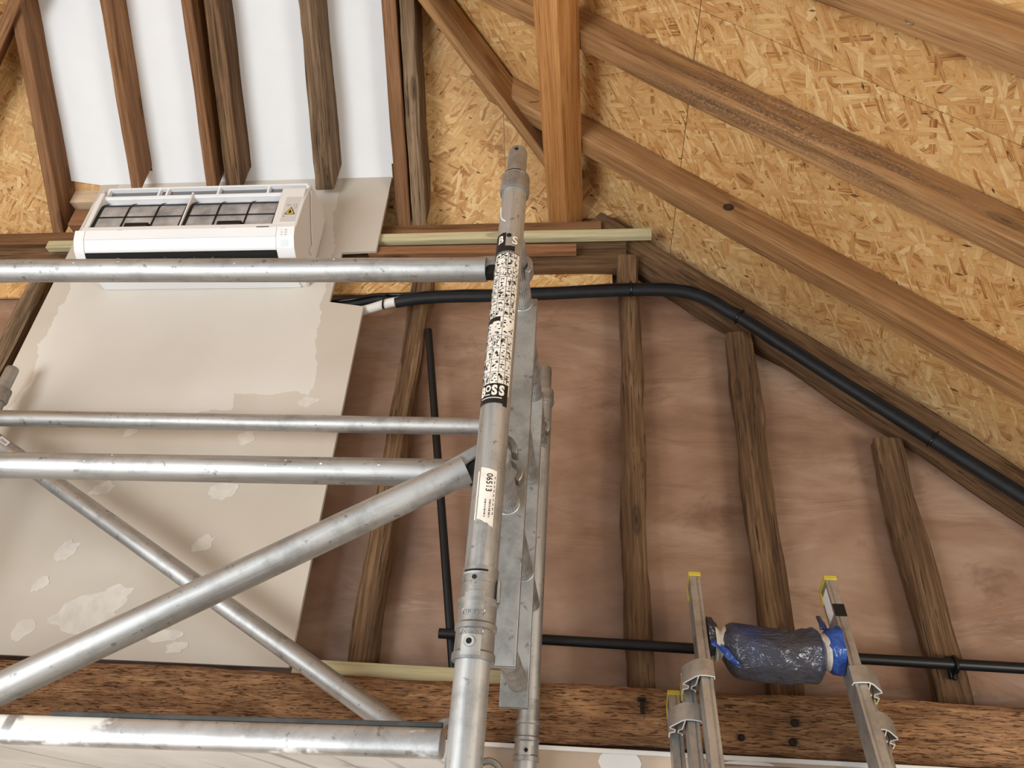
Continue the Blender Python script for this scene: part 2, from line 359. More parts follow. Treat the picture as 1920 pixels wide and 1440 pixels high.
# membrane stapled behind the studs: a rumpled sheet cut to the gable's outline
mb = MB(); nx, nz = 90, 46; vs = []
for i in range(nx + 1):
    x = -3.2 + 5.0 * i / nx
    top = min(2.1, C_OSB - SL * x - .05, C_OSB - SL * (2 * MX - x) - .05)
    for j in range(nz + 1):
        z = .36 + (top - .36) * j / nz
        vs.append((x, Y_SHEET + .012 * noise.noise(V(x * 2.3, z * 3.1, 0)) + .006 * noise.noise(V(x * 6 + z * 4, z * 9, 3)), z))
mb.add(vs, [(i * (nz + 1) + j, (i + 1) * (nz + 1) + j, (i + 1) * (nz + 1) + j + 1, i * (nz + 1) + j + 1) for i in range(nx) for j in range(nz)])
sh = mb.build('wall_end_sheet', 'membrane', smooth=80); tag(sh, kind='structure')
# roof lining
ceil = empty('ceiling', kind='structure')
def slab(name, poly, m, mat, parent, th=.015, smooth=0):
    """polygon in local xy, thickness up local z, with matrix m"""
    return MB().prism(poly, 'z', 0, th).build(name, mat, parent, smooth=smooth, matrix=m)
mR = Matrix(((cP, 0, sP), (0, 1, 0), (-sP, 0, cP))).to_4x4(); mR.translation = V(0, 0, C_OSB)      # local x runs down the slope
def clip(poly, a, b, c):
    out = []
    for i in range(len(poly)):
        p, q = poly[i], poly[(i + 1) % len(poly)]; dp = a * p[0] + b * p[1] - c; dq = a * q[0] + b * q[1] - c
        if dp <= 0: out.append(p)
        if (dp < 0 < dq) or (dq < 0 < dp):
            t = dp / (dp - dq); out.append((p[0] + (q[0] - p[0]) * t, p[1] + (q[1] - p[1]) * t))
    return out
XH0 = (C_OSB - E_OSB) / SL            # hip in plan: x = XH0 - (2.03 - y)
def roofpanels(u_cuts, v_cuts, m, flip):
    for j in range(len(v_cuts) - 1):
        off = .0 if j % 2 == 0 else .61
        us = u_cuts
        for i in range(len(us) - 1):
            g = .0012
            poly = [(us[i] + g, v_cuts[j] + g), (us[i + 1] - g, v_cuts[j] + g), (us[i + 1] - g, v_cuts[j + 1] - g), (us[i] + g, v_cuts[j + 1] - g)]
            # stay on the eaves side of the hip: x >= XH0-(2.03-y)  with x = u*cP
            poly = clip(poly, -cP, 1.0, -(XH0 - 2.03))
            if len(poly) < 3: continue
            if flip: poly = [(-p[0], p[1]) for p in poly][::-1]
            slab('osb_panel', poly, m, 'osb', ceil)
US = [MX / cP, -.86, .365, 1.585, 2.9]
roofpanels([MX / cP, .372, 2.81, 2.9], [-1.2, -.02, 1.222, 2.5], mR, False)
mL = Matrix(((cP, 0, -sP), (0, 1, 0), (sP, 0, cP))).to_4x4(); mL.translation = V(2 * MX, 0, C_OSB)
roofpanels([MX / cP, .365, 1.585, 2.4], [-1.2, -.02, 1.222, 2.5], mL, True)
# end slope: local x = world x, local y runs up the slope towards the camera
mE = Matrix(((1, 0, 0), (0, -cP, -sP), (0, sP, -cP))); 
mE = Matrix(((1, 0, 0), (0, -cP, sP), (0, sP, cP))).to_4x4(); mE.translation = V(0, 2.03, E_OSB)
ecuts = [-4.0, -2.0, -.352, 1.2]
for i in range(3):
    poly = [(ecuts[i] + .001, -.32), (ecuts[i + 1] - .001, -.32), (ecuts[i + 1] - .001, 1.9), (ecuts[i] + .001, 1.9)]
    poly = clip(poly, 1.0, cP, XH0); poly = clip(poly, -1.0, cP, -(2 * MX - XH0))
    if len(poly) > 2: slab('osb_panel', poly, mE, 'osb', ceil)
mI = mE.copy()
mI.translation = V(0, 2.03, 2.262)
for a, b in ((-2.165, -1.842), (-1.80, -1.526), (-1.378, -1.081), (-1.006, -.768)):
    slab('ceiling_board', [(a, .05), (b, .05), (b, 1.25), (a, 1.25)], mI, 'ceilwhite', ceil, th=.012)
slab('ceiling_board', [(-2.02, -.004), (-.800, -.004), (-.800, .05), (-2.165, .05), (-2.165, .02)], mI, 'ceilwhite', ceil, th=.012)
# OSB infill above the membrane, behind the collar
MB().box(-2.95, .06, 2.128, 2.138, 1.752, 2.0).build('osb_panel', 'osb', ceil, smooth=0, matrix=None)
o = COL.objects[-1]
o.data.transform(Matrix.Rotation(math.radians(-90), 4, 'X')); o.matrix_world = Matrix.Rotation(math.radians(90), 4, 'X')
# ------------------------------------------------------------------ timbers
nR = V(sP, 0, cP); dR = V(cP, 0, -sP)
def side_rafter(y0, y1, x0, x1, label, mat, seed):
    h = (C_OSB - C_UND) * cP; yc, w = (y0 + y1) / 2, y1 - y0
    a = V(x0, yc, C_UND - SL * x0) + nR * (h / 2); b = V(x1, yc, C_UND - SL * x1) + nR * (h / 2)
    o = timber('roof_rafter', a, b, w, h - .002, nR, mat, seed, wob=.003, bev=.005)
    return tag(o, label, 'rafter', 'sloping rafters under the strand board roof')
side_rafter(1.765, 1.842, -.50, 2.1, 'lowest sloping rafter above the black pipe, with a round knot', 'rafter', 1)
def streaked():
    m = wood('rafter_streaked', (192, 150, 104), (164, 122, 79), (130, 93, 58), crack=.5, stain=(138, 100, 63)); t = NT.__new__(NT); t.m = m; t.t = m.node_tree; t.p = t.t.nodes['Principled BSDF']
    v = t.coord(False); sp = t.n('ShaderNodeSeparateXYZ'); t.l(v, sp.inputs[0])
    n1 = t.noise(t.mapping(v, (2.5, 30, 30)), 1.0, 4, .6); n2 = t.noise(v, 140, 3, .6)
    env = t.ramp(t.math('MULTIPLY', sp.outputs[0], .33), [(.42, BW[0]), (.52, BW[1]), (.68, BW[1]), (.84, BW[0])])
    m2 = t.math('MULTIPLY', t.math('MULTIPLY', env, t.ramp(n1.outputs[0], [(.42, BW[0]), (.60, BW[1])])), t.ramp(n2.outputs[0], [(.40, BW[0]), (.55, BW[1])]))
    old = t.p.inputs['Base Color'].links[0].from_socket
    t.base(t.mix(t.math('MULTIPLY', m2, .8), old, lin((88, 72, 62)))); return m
M['rafter_streaked'] = streaked()
r2 = side_rafter(1.367, 1.436, -.90, 2.1, 'middle sloping rafter with grey dirt streaks, right of the orange purlin', 'rafter_streaked', 2)
r3 = side_rafter(.953, 1.022, -1.3, 2.1, 'topmost sloping rafter in the upper right corner, holding a small hook', 'rafter', 3)
# knot, hook, nail
k = MB().tube([(0, 0, 0), (0, 0, .002)], .010, 16).tube([(.0145 * math.cos(i * math.pi / 12), .0125 * math.sin(i * math.pi / 12), 0) for i in range(25)], .0022, 6, False).build('knot', 'hollow', None); k.matrix_world = Matrix.Translation(V(.415, 1.764, 1.785)) @ Matrix.Rotation(math.radians(90), 4, 'X')
k.parent = bpy.data.objects['roof_rafter']; k.matrix_parent_inverse = bpy.data.objects['roof_rafter'].matrix_world.inverted()
pts = [V(0, 0, 0), V(0, 0, -.012)] + [V(.008 - .008 * math.cos(a), 0, -.012 - .008 * math.sin(a)) for a in [i * math.pi / 8 for i in range(1, 11)]]
hk = MB().tube(pts, .0016, 8).build('hook', 'steel'); hk.matrix_world = Matrix.Translation(V(.64, .99, 1.536)); hk.parent = r3; hk.matrix_parent_inverse = r3.matrix_world.inverted()
# hip rafters (upright planks under the hip lines)
def hip(sgn, label, seed):
    def P(y): x = XH0 - (2.03 - y); return V(x if sgn > 0 else 2 * MX - x, y, E_OSB + SL * (2.03 - y) - .118)
    o = timber('hip_rafter', P(2.02), P(.75), .036, .15, V(0, 0, 1), 'rafter_dark' if sgn < 0 else 'rafter', seed, wob=.003)
    return tag(o, label, 'rafter', 'hip rafters')
hip(1, 'diagonal hip rafter plank running up left from behind the orange purlin', 11)
hip(-1, 'diagonal hip rafter crossing the upper left corner', 12)
# purlin, set square to the slope
pc = V(-.117, 0, 2.13); q = V(0, 0, 0)
pu = timber('purlin', (pc.x, 2.16, pc.z), (pc.x, -1.0, pc.z), .097, .097, nR, 'purlin', 21, wob=.0015, bev=.003)
tag(pu, 'thick orange purlin coming overhead towards the viewer from the collar', 'beam')
nl = MB().tube([(0, 0, 0), (-.03, -.02, -.028)], .0018, 8).build('nail', 'steel'); nl.matrix_world = Matrix.Translation(V(-.195, 1.66, 2.20)); nl.parent = pu; nl.matrix_parent_inverse = pu.matrix_world.inverted()
# end rafters
nE = V(0, sP, cP); dE = V(0, cP, -sP)
def end_rafter(x0, x1, ylow, label, mat, seed, wob=.002, dep=None, drop=0.0):
    h = dep or (E_OSB - E_UND) * cP; xc, w = (x0 + x1) / 2, x1 - x0
    f = lambda y: V(xc, y - sP * h / 2, E_UND - drop + SL * (2.03 - y + sP * h / 2)) + nE * (h / 2)
    o = timber('end_rafter', f(ylow), f(.95), w, h, nE, mat, seed, wob=wob * 1.5, bev=.004, cut0=SL)
    return tag(o, label, 'rafter', 'end slope rafters')
end_rafter(-2.21, -2.163, 2.105, 'end rafter at the far left edge of the white ceiling boards', 'rafter_dark', 31)
end_rafter(-1.842, -1.798, 1.975, 'short reddish end rafter ending just above the left half of the air conditioner', 'rafter_dark', 32)
end_rafter(-1.524, -1.482, 1.985, 'left one of the paired end rafters above the air conditioner', 'rafter_dark', 33)
end_rafter(-1.440, -1.376, 1.985, 'right one of the paired end rafters above the air conditioner, wide and weathered', 'old', 34, .003)
end_rafter(-1.081, -1.006, 1.99, 'split weathered end rafter ending right of the air conditioner', 'oldgrey', 35, .004)
end_rafter(-.768, -.716, 2.10, 'smooth brown end rafter on the right edge of the white ceiling boards', 'rafter_dark', 36)
end_rafter(-.706, -.652, 2.10, 'rough grey end rafter beside the strand board, left of the hip', 'oldgrey', 37, .004)
# wall plate, collar, gable rafters
tag(timber('wall_plate', (-2.95, 2.125, 2.035), (.02, 2.125, 2.035), .06, .06, V(0, 0, 1), 'rafter_dark', 41, wob=.002), 'brown wall plate under the feet of the end rafters', 'beam')
tag(timber('collar_beam', (-2.95, 2.115, 1.905), (.11, 2.115, 1.905), .055, .155, V(0, 0, 1), 'old', 42, wob=.003, bev=.006), 'dark old collar beam below the pale green batten', 'beam')
def gable(sgn, label, seed):
    x = lambda a: a if sgn > 0 else 2 * MX - a
    f = lambda a: V(x(a), 2.135, 2.058 - SL * a)
    o = timber('gable_rafter', f(-.02), f(2.0), .07, .14, V(sgn * sP, 0, cP), 'old', seed, wob=.008, bev=.015)
    return tag(o, label, 'rafter', 'gable rafters')
gable(1, 'rough old gable rafter carrying the black insulated pipe', 51)
gb = tag(timber('blocking_board', (-.06, 2.19, 2.16), (.17, 2.19, 1.99), .03, .20, V(0, 0, 1), 'rafter_dark', 53), 'short reddish blocking timber behind the foot of the orange purlin', 'timber')
# studs
def stud(x0, x1, ztop, label, seed, lean=0.0, z0=.383, w=None, mat='old', cut=0.0):
    xc, w = (x0 + x1) / 2, x1 - x0
    o = timber('wall_stud', (xc + lean, Y_STUD + .032, z0), (xc, Y_STUD + .032, ztop), w, .064, V(0, -1, 0), mat, seed, wob=.009, bev=.010, step=.04)
    return tag(o, label, 'stud', 'upright studs of the gable wall')
stud(-.668, -.595, 1.835, 'leftmost full-height wall stud, next to the leaning black conduit', 61)
s2 = stud(.076, .145, 1.875, 'knotty wall stud just right of the scaffold, reaching the collar beam', 62, .008)
s3 = stud(.430, .512, 1.53, 'wall stud behind the ladder, split open at its top end', 63, .014)
s4 = stud(.832, .915, 1.14, 'shortest wall stud on the right, carrying the conduit clip', 64, .012)
stud(-2.195, -2.128, 1.835, 'grey wall stud at the left edge beside the plasterboard panel', 65, 0, mat='oldgrey')
kn = MB().tube([(0, 0, 0), (0, -.004, 0)], [.019, .016], 14).build('split_hole', 'hollow'); kn.data.transform(Matrix.Diagonal((.7, 1, 2.0, 1)))
kn.matrix_world = Matrix.Translation(V(.488, Y_STUD + .0015, 1.435)); kn.parent = s3; kn.matrix_parent_inverse = s3.matrix_world.inverted()
# great beam
gbm = timber('tie_beam', (-3.4, 2.075, .315), (2.3, 2.075, .315), .17, .135, V(0, 0, 1), 'beam', 71, wob=.006, bev=.012, step=.04)
tag(gbm, 'massive rough-hewn tie beam across the foot of the studs', 'beam')
for (x, z, r) in ((.469, .319, .009), (.343, .281, .008), (.459, .277, .009)):
    b = MB().tube([(x, 1.996, z), (x, 1.982, z), (x, 1.979, z)], [r, r, r * .6], 8).build('bolt', 'rust', gbm); b.matrix_parent_inverse = gbm.matrix_world.inverted()
b = MB().box(.110, .118, 1.975, 1.99, .325, .352).box(.104, .124, 1.975, 1.99, .350, .358).box(.112, .120, 1.965, 1.99, .322, .332).build('iron_bracket', 'rust', gbm); b.matrix_parent_inverse = gbm.matrix_world.inverted()
# battens
bt = tag(timber('top_batten', (-2.155, 2.060, 1.951), (.20, 2.060, 1.957), .028, .036, V(0, 0, 1), 'batten', 81, wob=.0006, bev=.0015), 'long pale green treated batten below the feet of the end rafters', 'batten')
tag(timber('lower_batten', (-.80, 2.055, .408), (-.235, 2.055, .401), .025, .038, V(0, 0, 1), 'batten', 82, wob=.0006, bev=.0015), 'short pale green treated batten lying on the tie beam', 'batten')
tag(timber('plank', (-.84, 2.062, 1.892), (-.07, 2.062, 1.889), .03, .036, V(0, 0, 1), 'plank', 83, wob=.0008, bev=.002), 'brown sawn plank directly under the long pale batten', 'plank')
tag(timber('pine_block', (-2.16, 2.075, 2.225), (-1.95, 2.075, 2.225), .045, .07, V(0, 0, 1), 'pine', 84, wob=.0008, bev=.002), 'fresh pale pine block behind the top left of the air conditioner', 'wood block')
tag(timber('packing_block', (-2.14, 2.10, 2.13), (-1.9, 2.10, 2.13), .05, .09, V(0, 0, 1), 'plank', 85, wob=.001), 'reddish packing block under the fresh pine block', 'wood block')
# ------------------------------------------------------------------ plasterboard panel
px0, px1 = -2.03, -.808
poly = [(px0, .40), (px1 + .004, .40), (px1, 1.613), (px1 - .127, 1.634), (px1 - .125, 1.867), (px1 + .004, 1.872), (px1 + .006, 2.272), (px0, 2.272)]
bd = MB().prism(poly, 'y', 2.03, 2.0425).build('plasterboard_panel', 'board', smooth=0, bevel=.001)
tag(bd, 'tall grey-beige plasterboard panel, part painted white, behind the scaffold', 'plasterboard')
random.seed(5)
for (cx, cz, rx, rz) in ((-1.10, 1.085, .026, .022), (-1.50, 1.10, .02, .016), (-1.13, .905, .04, .03), (-1.52, .905, .035, .025), (-1.56, .70, .03, .035), (-1.14, .735, .03, .028), (-1.43, .52, .09, .05), (-1.60, .47, .03, .03), (-1.60, .60, .02, .025), (-1.17, .47, .05, .018), (-1.13, .44, .03, .016), (-1.36, .565, .05, .035), (-.93, 1.22, .03, .02)):
    n = 22; pl = []
    for k in range(n):
        a = 2 * math.pi * k / n; r = 1 + .5 * noise.noise(V(math.cos(a) * 1.9 + cx * 9, math.sin(a) * 1.9, cz * 7)); pl.append((cx + rx * r * math.cos(a) + .3 * rz * r * math.sin(a), cz + rz * r * math.sin(a)))
    MB().prism(pl, 'y', 2.0298 - random.uniform(.0002, .0012), 2.0305).build('filler_patch', 'filler', bd, smooth=0)
# white patches on the lower wall
for (cx, rx, cz, rz) in ((.06, .05, .215, .03), (.36, .07, .215, .02)):
    pl = [(cx + rx * (1 + .3 * noise.noise(V(k, cx, 0))) * math.cos(2 * math.pi * k / 14), cz + rz * math.sin(2 * math.pi * k / 14)) for k in range(14)]
    MB().prism(pl, 'y', 1.9985, 2.001).build('paint_patch', 'skirtwhite', wl, smooth=0)
# ------------------------------------------------------------------ air conditioner
ac = empty('air_conditioner', 'white wall air conditioner with its front cover open, showing two black filter frames', 'air conditioner')
ax0, ax1, az, ay = -1.825, -1.022, 1.705, 2.0285
def HH(h): return h if h < .1 else .1 + (h - .1) * 1.16
def acp(poly): return [(ay - d, az + HH(h)) for d, h in poly]      # (depth, height) -> (y, z)
prof = [(0, .0), (.12, .0), (.150, .004), (.180, .022), (.202, .05), (.212, .080), (.200, .083), (.198, .092), (.198, .100), (.12, .115), (.10, .24), (.13, .262), (.146, .262), (.146, .285), (.03, .285), (0, .27)]
side = [(0, .0), (.12, .0), (.150, .004), (.180, .022), (.202, .05), (.213, .082), (.206, .10), (.203, .20), (.192, .262), (.186, .290), (.02, .290), (.008, .24), (.008, .12), (0, .10)]
MB().prism(acp(prof), 'x', ax0 + .008, ax1 - .008).build('body', 'whitecase', ac, smooth=35)
for a, b in ((ax0, ax0 + .008), (ax1 - .008, ax1)): MB().prism(acp(side), 'x', a, b).build('end_panel', 'whitecase', ac, smooth=35, bevel=.003)
# lower fairing with flap and end caps
def band(x0, x1, d0, hs):
    prof2 = [(.155, .002), (.183, .020), (.205, .05), (.2155, .083)]
    pts = [(ay - d - d0, az + h) for d, h in prof2] + [(ay - d - d0 + .006, az + h) for d, h in prof2[::-1]]
    return MB().prism(pts, 'x', x0, x1)
lf = band(ax0 - .001, ax0 + .036, .002, 0).build('fairing_cap', 'white', ac, smooth=50)
rf = band(ax1 - .062, ax1 + .001, .002, 0).build('fairing_cap', 'white', ac, smooth=50)
def band2(h):
    ks = [(.155, .002), (.183, .020), (.205, .05), (.2155, .083)]
    out = []
    for i in range(len(ks) - 1):
        if ks[i][1] <= h <= ks[i + 1][1]:
            f = (h - ks[i][1]) / (ks[i + 1][1] - ks[i][1]); return ks[i][0] + f * (ks[i + 1][0] - ks[i][0])
def flap(h0, h1, x0, x1, d, name, mat, parent, n=6):
    hs = [h0 + (h1 - h0) * i / n for i in range(n + 1)]
    pts = [(ay - band2(h) - d, az + h) for h in hs] + [(ay - band2(h) - d + .005, az + h) for h in hs[::-1]]
    return MB().prism(pts, 'x', x0, x1).build(name, mat, parent, smooth=50)
fp = flap(.050, .0825, ax0 + .038, ax1 - .064, .0015, 'louvre_flap', 'white', ac)
flap(.013, .049, ax0 + .038, ax1 - .064, .001, 'louvre_flap', 'white', ac)
MB().prism([(ay - .165, az + .002), (ay - .178, az + .013), (ay - .14, az + .012), (ay - .13, az - .001)], 'x', ax0 + .038, ax1 - .064).build('air_outlet', 'dark', ac, smooth=0)
# filter bay frame
xf0, xf1, xm = ax0 + .026, ax1 - .092, (ax0 + .026 + ax1 - .092) / 2
MB().box(ax0 + .006, ax1 - .006, ay - .203, ay - .185, az + HH(.083), az + HH(.112)).build('front_rail', 'whitecase', ac, bevel=.002)
MB().box(ax1 - .094, ax1 - .006, ay - .202, ay - .17, az + HH(.112), az + HH(.262)).build('electrics_cover', 'whitecase', ac, bevel=.003)
MB().box(ax0 + .006, ax0 + .026, ay - .200, ay - .12, az + HH(.112), az + HH(.262)).build('front_rail', 'whitecase', ac, bevel=.002)
MB().box(ax0 + .014, ax1 - .014, ay - .192, ay - .184, az + HH(.246), az + HH(.253)).build('top_rail', 'white', ac, bevel=.001)
MB().box(ax0 + .024, ax1 - .012, ay - .190, ay - .160, az + HH(.286), az + HH(.292)).build('top_rail', 'white', ac, bevel=.001)
MB().box(ax0 + .02, ax1 - .02, ay - .172, ay - .10, az + HH(.254), az + HH(.286)).build('coil', 'coil', ac, smooth=0)
for fx in (0.0, .20, .232, .43, .62, .765): MB().box(ax0 + .022 + fx, ax0 + .030 + fx, ay - .187, ay - .168, az + HH(.252), az + HH(.288)).build('grille_bar', 'white', ac, smooth=0, bevel=.001)
MB().prism([(ay - .187, az + HH(.242)), (ay - .187, az + HH(.247)), (ay - .13, az + HH(.254)), (ay - .125, az + HH(.238))], 'x', ax0 + .02, ax1 - .094).build('upper_lip', 'white', ac, smooth=0)
# filters: curved mesh panel with black ribs
def fcurve(s):            # s 0 bottom .. 1 top  -> (depth, height)
    if s < .62: return (.192 - .004 * (s / .62), .112 + .085 * s / .62)
    a = (s - .62) / .38 * math.radians(70); R = .062
    return (.188 - R * (1 - math.cos(a)), .197 + R * math.sin(a) * .92)
for (a, b) in ((xf0, xm - .003), (xm + .003, xf1)):
    ft = empty('filter'); ft.parent = ac
    n = 14
    pts = [fcurve(i / n) for i in range(n + 1)]
    pl = [(ay - d + .002, az + HH(h)) for d, h in pts] + [(ay - d + .006, az + HH(h)) for d, h in pts[::-1]]
    MB().prism(pl, 'x', a, b).build('filter_mesh', 'mesh', ft, smooth=40)
    def rib(x0, x1, s0, s1, nn=10):
        p = [fcurve(s0 + (s1 - s0) * i / nn) for i in range(nn + 1)]
        pl = [(ay - d - .0015, az + HH(h)) for d, h in p] + [(ay - d + .0045, az + HH(h)) for d, h in p[::-1]]
        return MB().prism(pl, 'x', x0, x1).build('rib', 'black', ft, smooth=40)
    w = b - a
    for x0, x1 in ((a, a + .010), (b - .010, b), (a + w / 3 - .0022, a + w / 3 + .0022), (a + 2 * w / 3 - .0022, a + 2 * w / 3 + .0022)): rib(x0, x1, 0, 1)
    for s0, s1 in ((0, .055), (.36, .385), (.72, .745), (.975, 1.0)): rib(a, b, s0, s1, 3)
    MB().box(a + w * .40, a + w * .66, ay - .205, ay - .188, az + HH(.111), az + HH(.126)).build('pull_tab', 'black', ft, bevel=.002)
for x in (ax0 + .11, ax0 + .22, xm + .11, xm + .22): MB().box(x, x + .006, ay - .186, ay - .172, az + HH(.244), az + HH(.256)).build('hinge_stop', 'white', ac, smooth=0)
MB().box(xm - .0028, xm + .0028, ay - .198, ay - .13, az + HH(.112), az + HH(.258)).build('centre_bar', 'whitecase', ac, smooth=0)
for x in (ax0 + .145, xm + .16): MB().box(x, x + .018, ay - .2036, ay - .2, az + HH(.0925), az + HH(.0965)).build('slot', 'ink', ac, smooth=0)
MB().box(ax1 - .145, ax1 - .10, ay - .2036, ay - .2, az + HH(.092), az + HH(.100)).build('rating_plate', 'ink', ac, smooth=0)
# warning label
yl = ay - .2024
lb = MB().box(ax1 - .068, ax1 - .012, yl, yl + .001, az + HH(.118), az + HH(.222)).build('warning_label', 'label', ac, smooth=0)
cx, cz = ax1 - .040, az + .172
MB().prism([(cx - .020, cz - .016), (cx + .020, cz - .016), (cx, cz + .020)], 'y', yl - .0004, yl).build('triangle_border', 'ink', lb, smooth=0)
MB().prism([(cx - .0150, cz - .0132), (cx + .0150, cz - .0132), (cx, cz + .0142)], 'y', yl - .0007, yl - .0004).build('triangle', 'warn', lb, smooth=0)
MB().prism([(cx - .005, cz - .010), (cx + .005, cz - .010), (cx + .005, cz - .004), (cx + .002, cz + .003), (cx, cz + .006), (cx - .003, cz + .001), (cx - .0055, cz - .004)], 'y', yl - .001, yl - .0007).build('flame', 'ink', lb, smooth=0)
mk = MB()
for (x, z, w, h) in ((-.020, .030, .018, .002), (-.018, .026, .013, .002), (.006, .032, .012, .0015), (.006, .022, .0015, .010), (.0165, .022, .0015, .010), (.008, .013, .010, .0015), (.0165, .013, .0015, .008), (.008, .020, .010, .0012), (-.022, -.028, .006, .006), (.012, .0, .0012, .010)):
    mk.box(cx + x, cx + x + w, yl - .0004, yl, cz + z, cz + z + h)
mk.build('label_print', 'greyink', lb, smooth=0)['kind'] = 'stuff'
# display marks on the right cap
yc = lambda h: ay - band2(h) - .0024
ds = MB()
for i, h in enumerate((.070, .062, .0535)):
    ds.box(ax1 - .046, ax1 - .046 + (.002, .006, .006)[i], yc(h) - .0003, yc(h) + .002, az + h, az + h + .0035); ds.box(ax1 - .034, ax1 - .024, yc(h) - .0003, yc(h) + .002, az + h, az + h + .003)
ds.build('indicator_print', 'greyink', rf, smooth=0)['kind'] = 'stuff'
flap(.022, .040, ax1 - .046, ax1 - .018, .0024, 'display_window', 'lcd', rf)
# bracket flange right of the casing
MB().prism([(ay - .13, az + HH(.286)), (ay - .165, az + HH(.283)), (ay - .185, az + HH(.262)), (ay - .10, az + HH(.16)), (ay - .055, az + HH(.118)), (ay - .03, az + HH(.15)), (ay - .03, az + HH(.27)), (ay - .07, az + HH(.292))], 'x', ax1 + .002, ax1 + .006).build('mounting_flange', 'whitecase', ac, smooth=0, bevel=.001)
MB().box(ax1 + .003, ax1 + .010, ay - .075, ay - .068, az + HH(.10), az + HH(.122)).box(ax1 + .003, ax1 + .010, ay - .068, ay - .05, az + HH(.10), az + HH(.105)).build('clip', 'whitecase', ac, smooth=0)
MB().box(ax0 + .02, ax1 - .03, ay - .06, ay - .001, az - .006, az).build('drip_edge', 'white', ac, smooth=0)
MB().add([(ax0 + .03, ay - .10, az + HH(.284)), (ax0 + .10, ay - .06, az + HH(.312)), (ax0 + .06, ay - .03, az + HH(.318)), (ax0 + .0, ay - .06, az + HH(.285)), (ax0 + .16, ay - .08, az + HH(.288))], [(0, 1, 2, 3), (0, 4, 1)]).build('packing_film', 'ceilwhite', ac, smooth=0)
# ------------------------------------------------------------------ scaffold tower
tw = empty('scaffold_tower', 'aluminium scaffold tower with ladder frame, guard rails, diagonal braces and a paint-splashed deck', 'scaffold')
TILT = .004
def sx(z): return TILT * (z - .8)
R0 = .0254
NX, NY, FX, FY, LX = -.169, 1.105, -.156, 1.95, -1.952
def lathe(x, y, prof, name, mat, parent, seg=36, smooth=35):
    mb = MB(); vs = []
    for (z, r) in prof:
        for k in range(seg):
            a = 2 * math.pi * k / seg; vs.append((x + sx(z) + r * math.cos(a), y + r * math.sin(a), z))
    n = len(prof)
    fs = [(i * seg + k, i * seg + (k + 1) % seg, (i + 1) * seg + (k + 1) % seg, (i + 1) * seg + k) for i in range(n - 1) for k in range(seg)]
    fs += [tuple(range(seg - 1, -1, -1)), tuple(range((n - 1) * seg, n * seg))]
    return mb.add(vs, fs).build(name, mat, parent, smooth=smooth)
def ring_plate(x, y, prof): pass
JOINT = [(.236, .0256), (.236, .0312), (.246, .0312), (.249, .0288), (.277, .0286), (.279, .0308), (.286, .0308), (.289, .0284), (.313, .0284), (.316, .0306), (.322, .0306), (.3225, .0268), (.346, .0266), (.3465, .0274), (.369, .0274), (.3695, .0256)]
TOP = [(1.165, .0256), (1.167, .0300), (1.176, .0312), (1.181, .0302), (1.200, .0298), (1.207, .0304), (1.214, .0290), (1.215, .0212)]
def standard(x, y, detail, dz=0.0):
    st = lathe(x, y, [(.30, R0), (1.205, R0)], 'standard', 'alu', tw)
    lathe(x, y, [(z, r) for z, r in TOP], 'top_collar', 'cast', st)
    # spigot with a flat-chamfered top and hole
    lathe(x, y, [(1.205, .0205), (1.290, .0205), (1.298, .0185), (1.3005, .0150), (1.2985, .0140)], 'spigot', 'cast', st)
    jc = lathe(x, y, [(z + dz, r) for z, r in JOINT], 'coupling', 'cast', st)
    lathe(x, y, [(ZF + .18, R0), (.31, R0)], 'standard', 'alu', tw)
    lathe(x, y, [(ZF, .06), (ZF + .012, .06), (ZF + .014, .019), (ZF + .2, .019)], 'base_foot', 'cast', tw)
    return st, jc
nst, njc = standard(NX, NY, True)
fst, fjc = standard(FX, FY, False, -.035)
standard(LX + .0, NY, False); standard(LX + .008, FY, False)
def cyl(x, y, r, ang, z):           # point on a standard's surface; ang measured from the camera-facing side
    return (x + sx(z) + r * math.sin(ang), y - r * math.cos(ang), z)
def patch(x, y, r, a0, a1, z0, z1, name, mat, parent, na=14, th=.0003, zf0=None, zf1=None):
    mb = MB(); vs = []
    for rr in (r, r + th):
        for i in range(na + 1):
            a = a0 + (a1 - a0) * i / na
            zz0 = z0 + (zf0(a) if zf0 else 0); zz1 = z1 + (zf1(a) if zf1 else 0)
            for z in (zz0, zz1): vs.append(cyl(x, y, rr, a, z))
    n2 = 2 * (na + 1); fs = []
    for i in range(na):
        a = 2 * i; b = 2 * i + 2
        fs += [(n2 + a, n2 + b, n2 + b + 1, n2 + a + 1), (a, a + 1, b + 1, b), (a, b, n2 + b, n2 + a), (a + 1, n2 + a + 1, n2 + b + 1, b + 1)]
    fs += [(0, n2, n2 + 1, 1), (2 * na, 2 * na + 1, n2 + 2 * na + 1, n2 + 2 * na)]
    return mb.add(vs, fs).build(name, mat, parent, smooth=40)
def cyltext(txt, x, y, r, ang, z, h, name, mat, parent, rot=0, bold=.02, sxx=1.0, th=.0):
    vs, fs = text_verts(txt, bold); c, s = math.cos(rot), math.sin(rot); out = []
    for (u, v, _) in vs:
        u, v = u * h * sxx, v * h; u, v = u * c - v * s, u * s + v * c
        out.append(cyl(x, y, r, ang + u / r, z + v))
    return MB().add(out, fs).build(name, mat, parent, smooth=0, fixn=False)
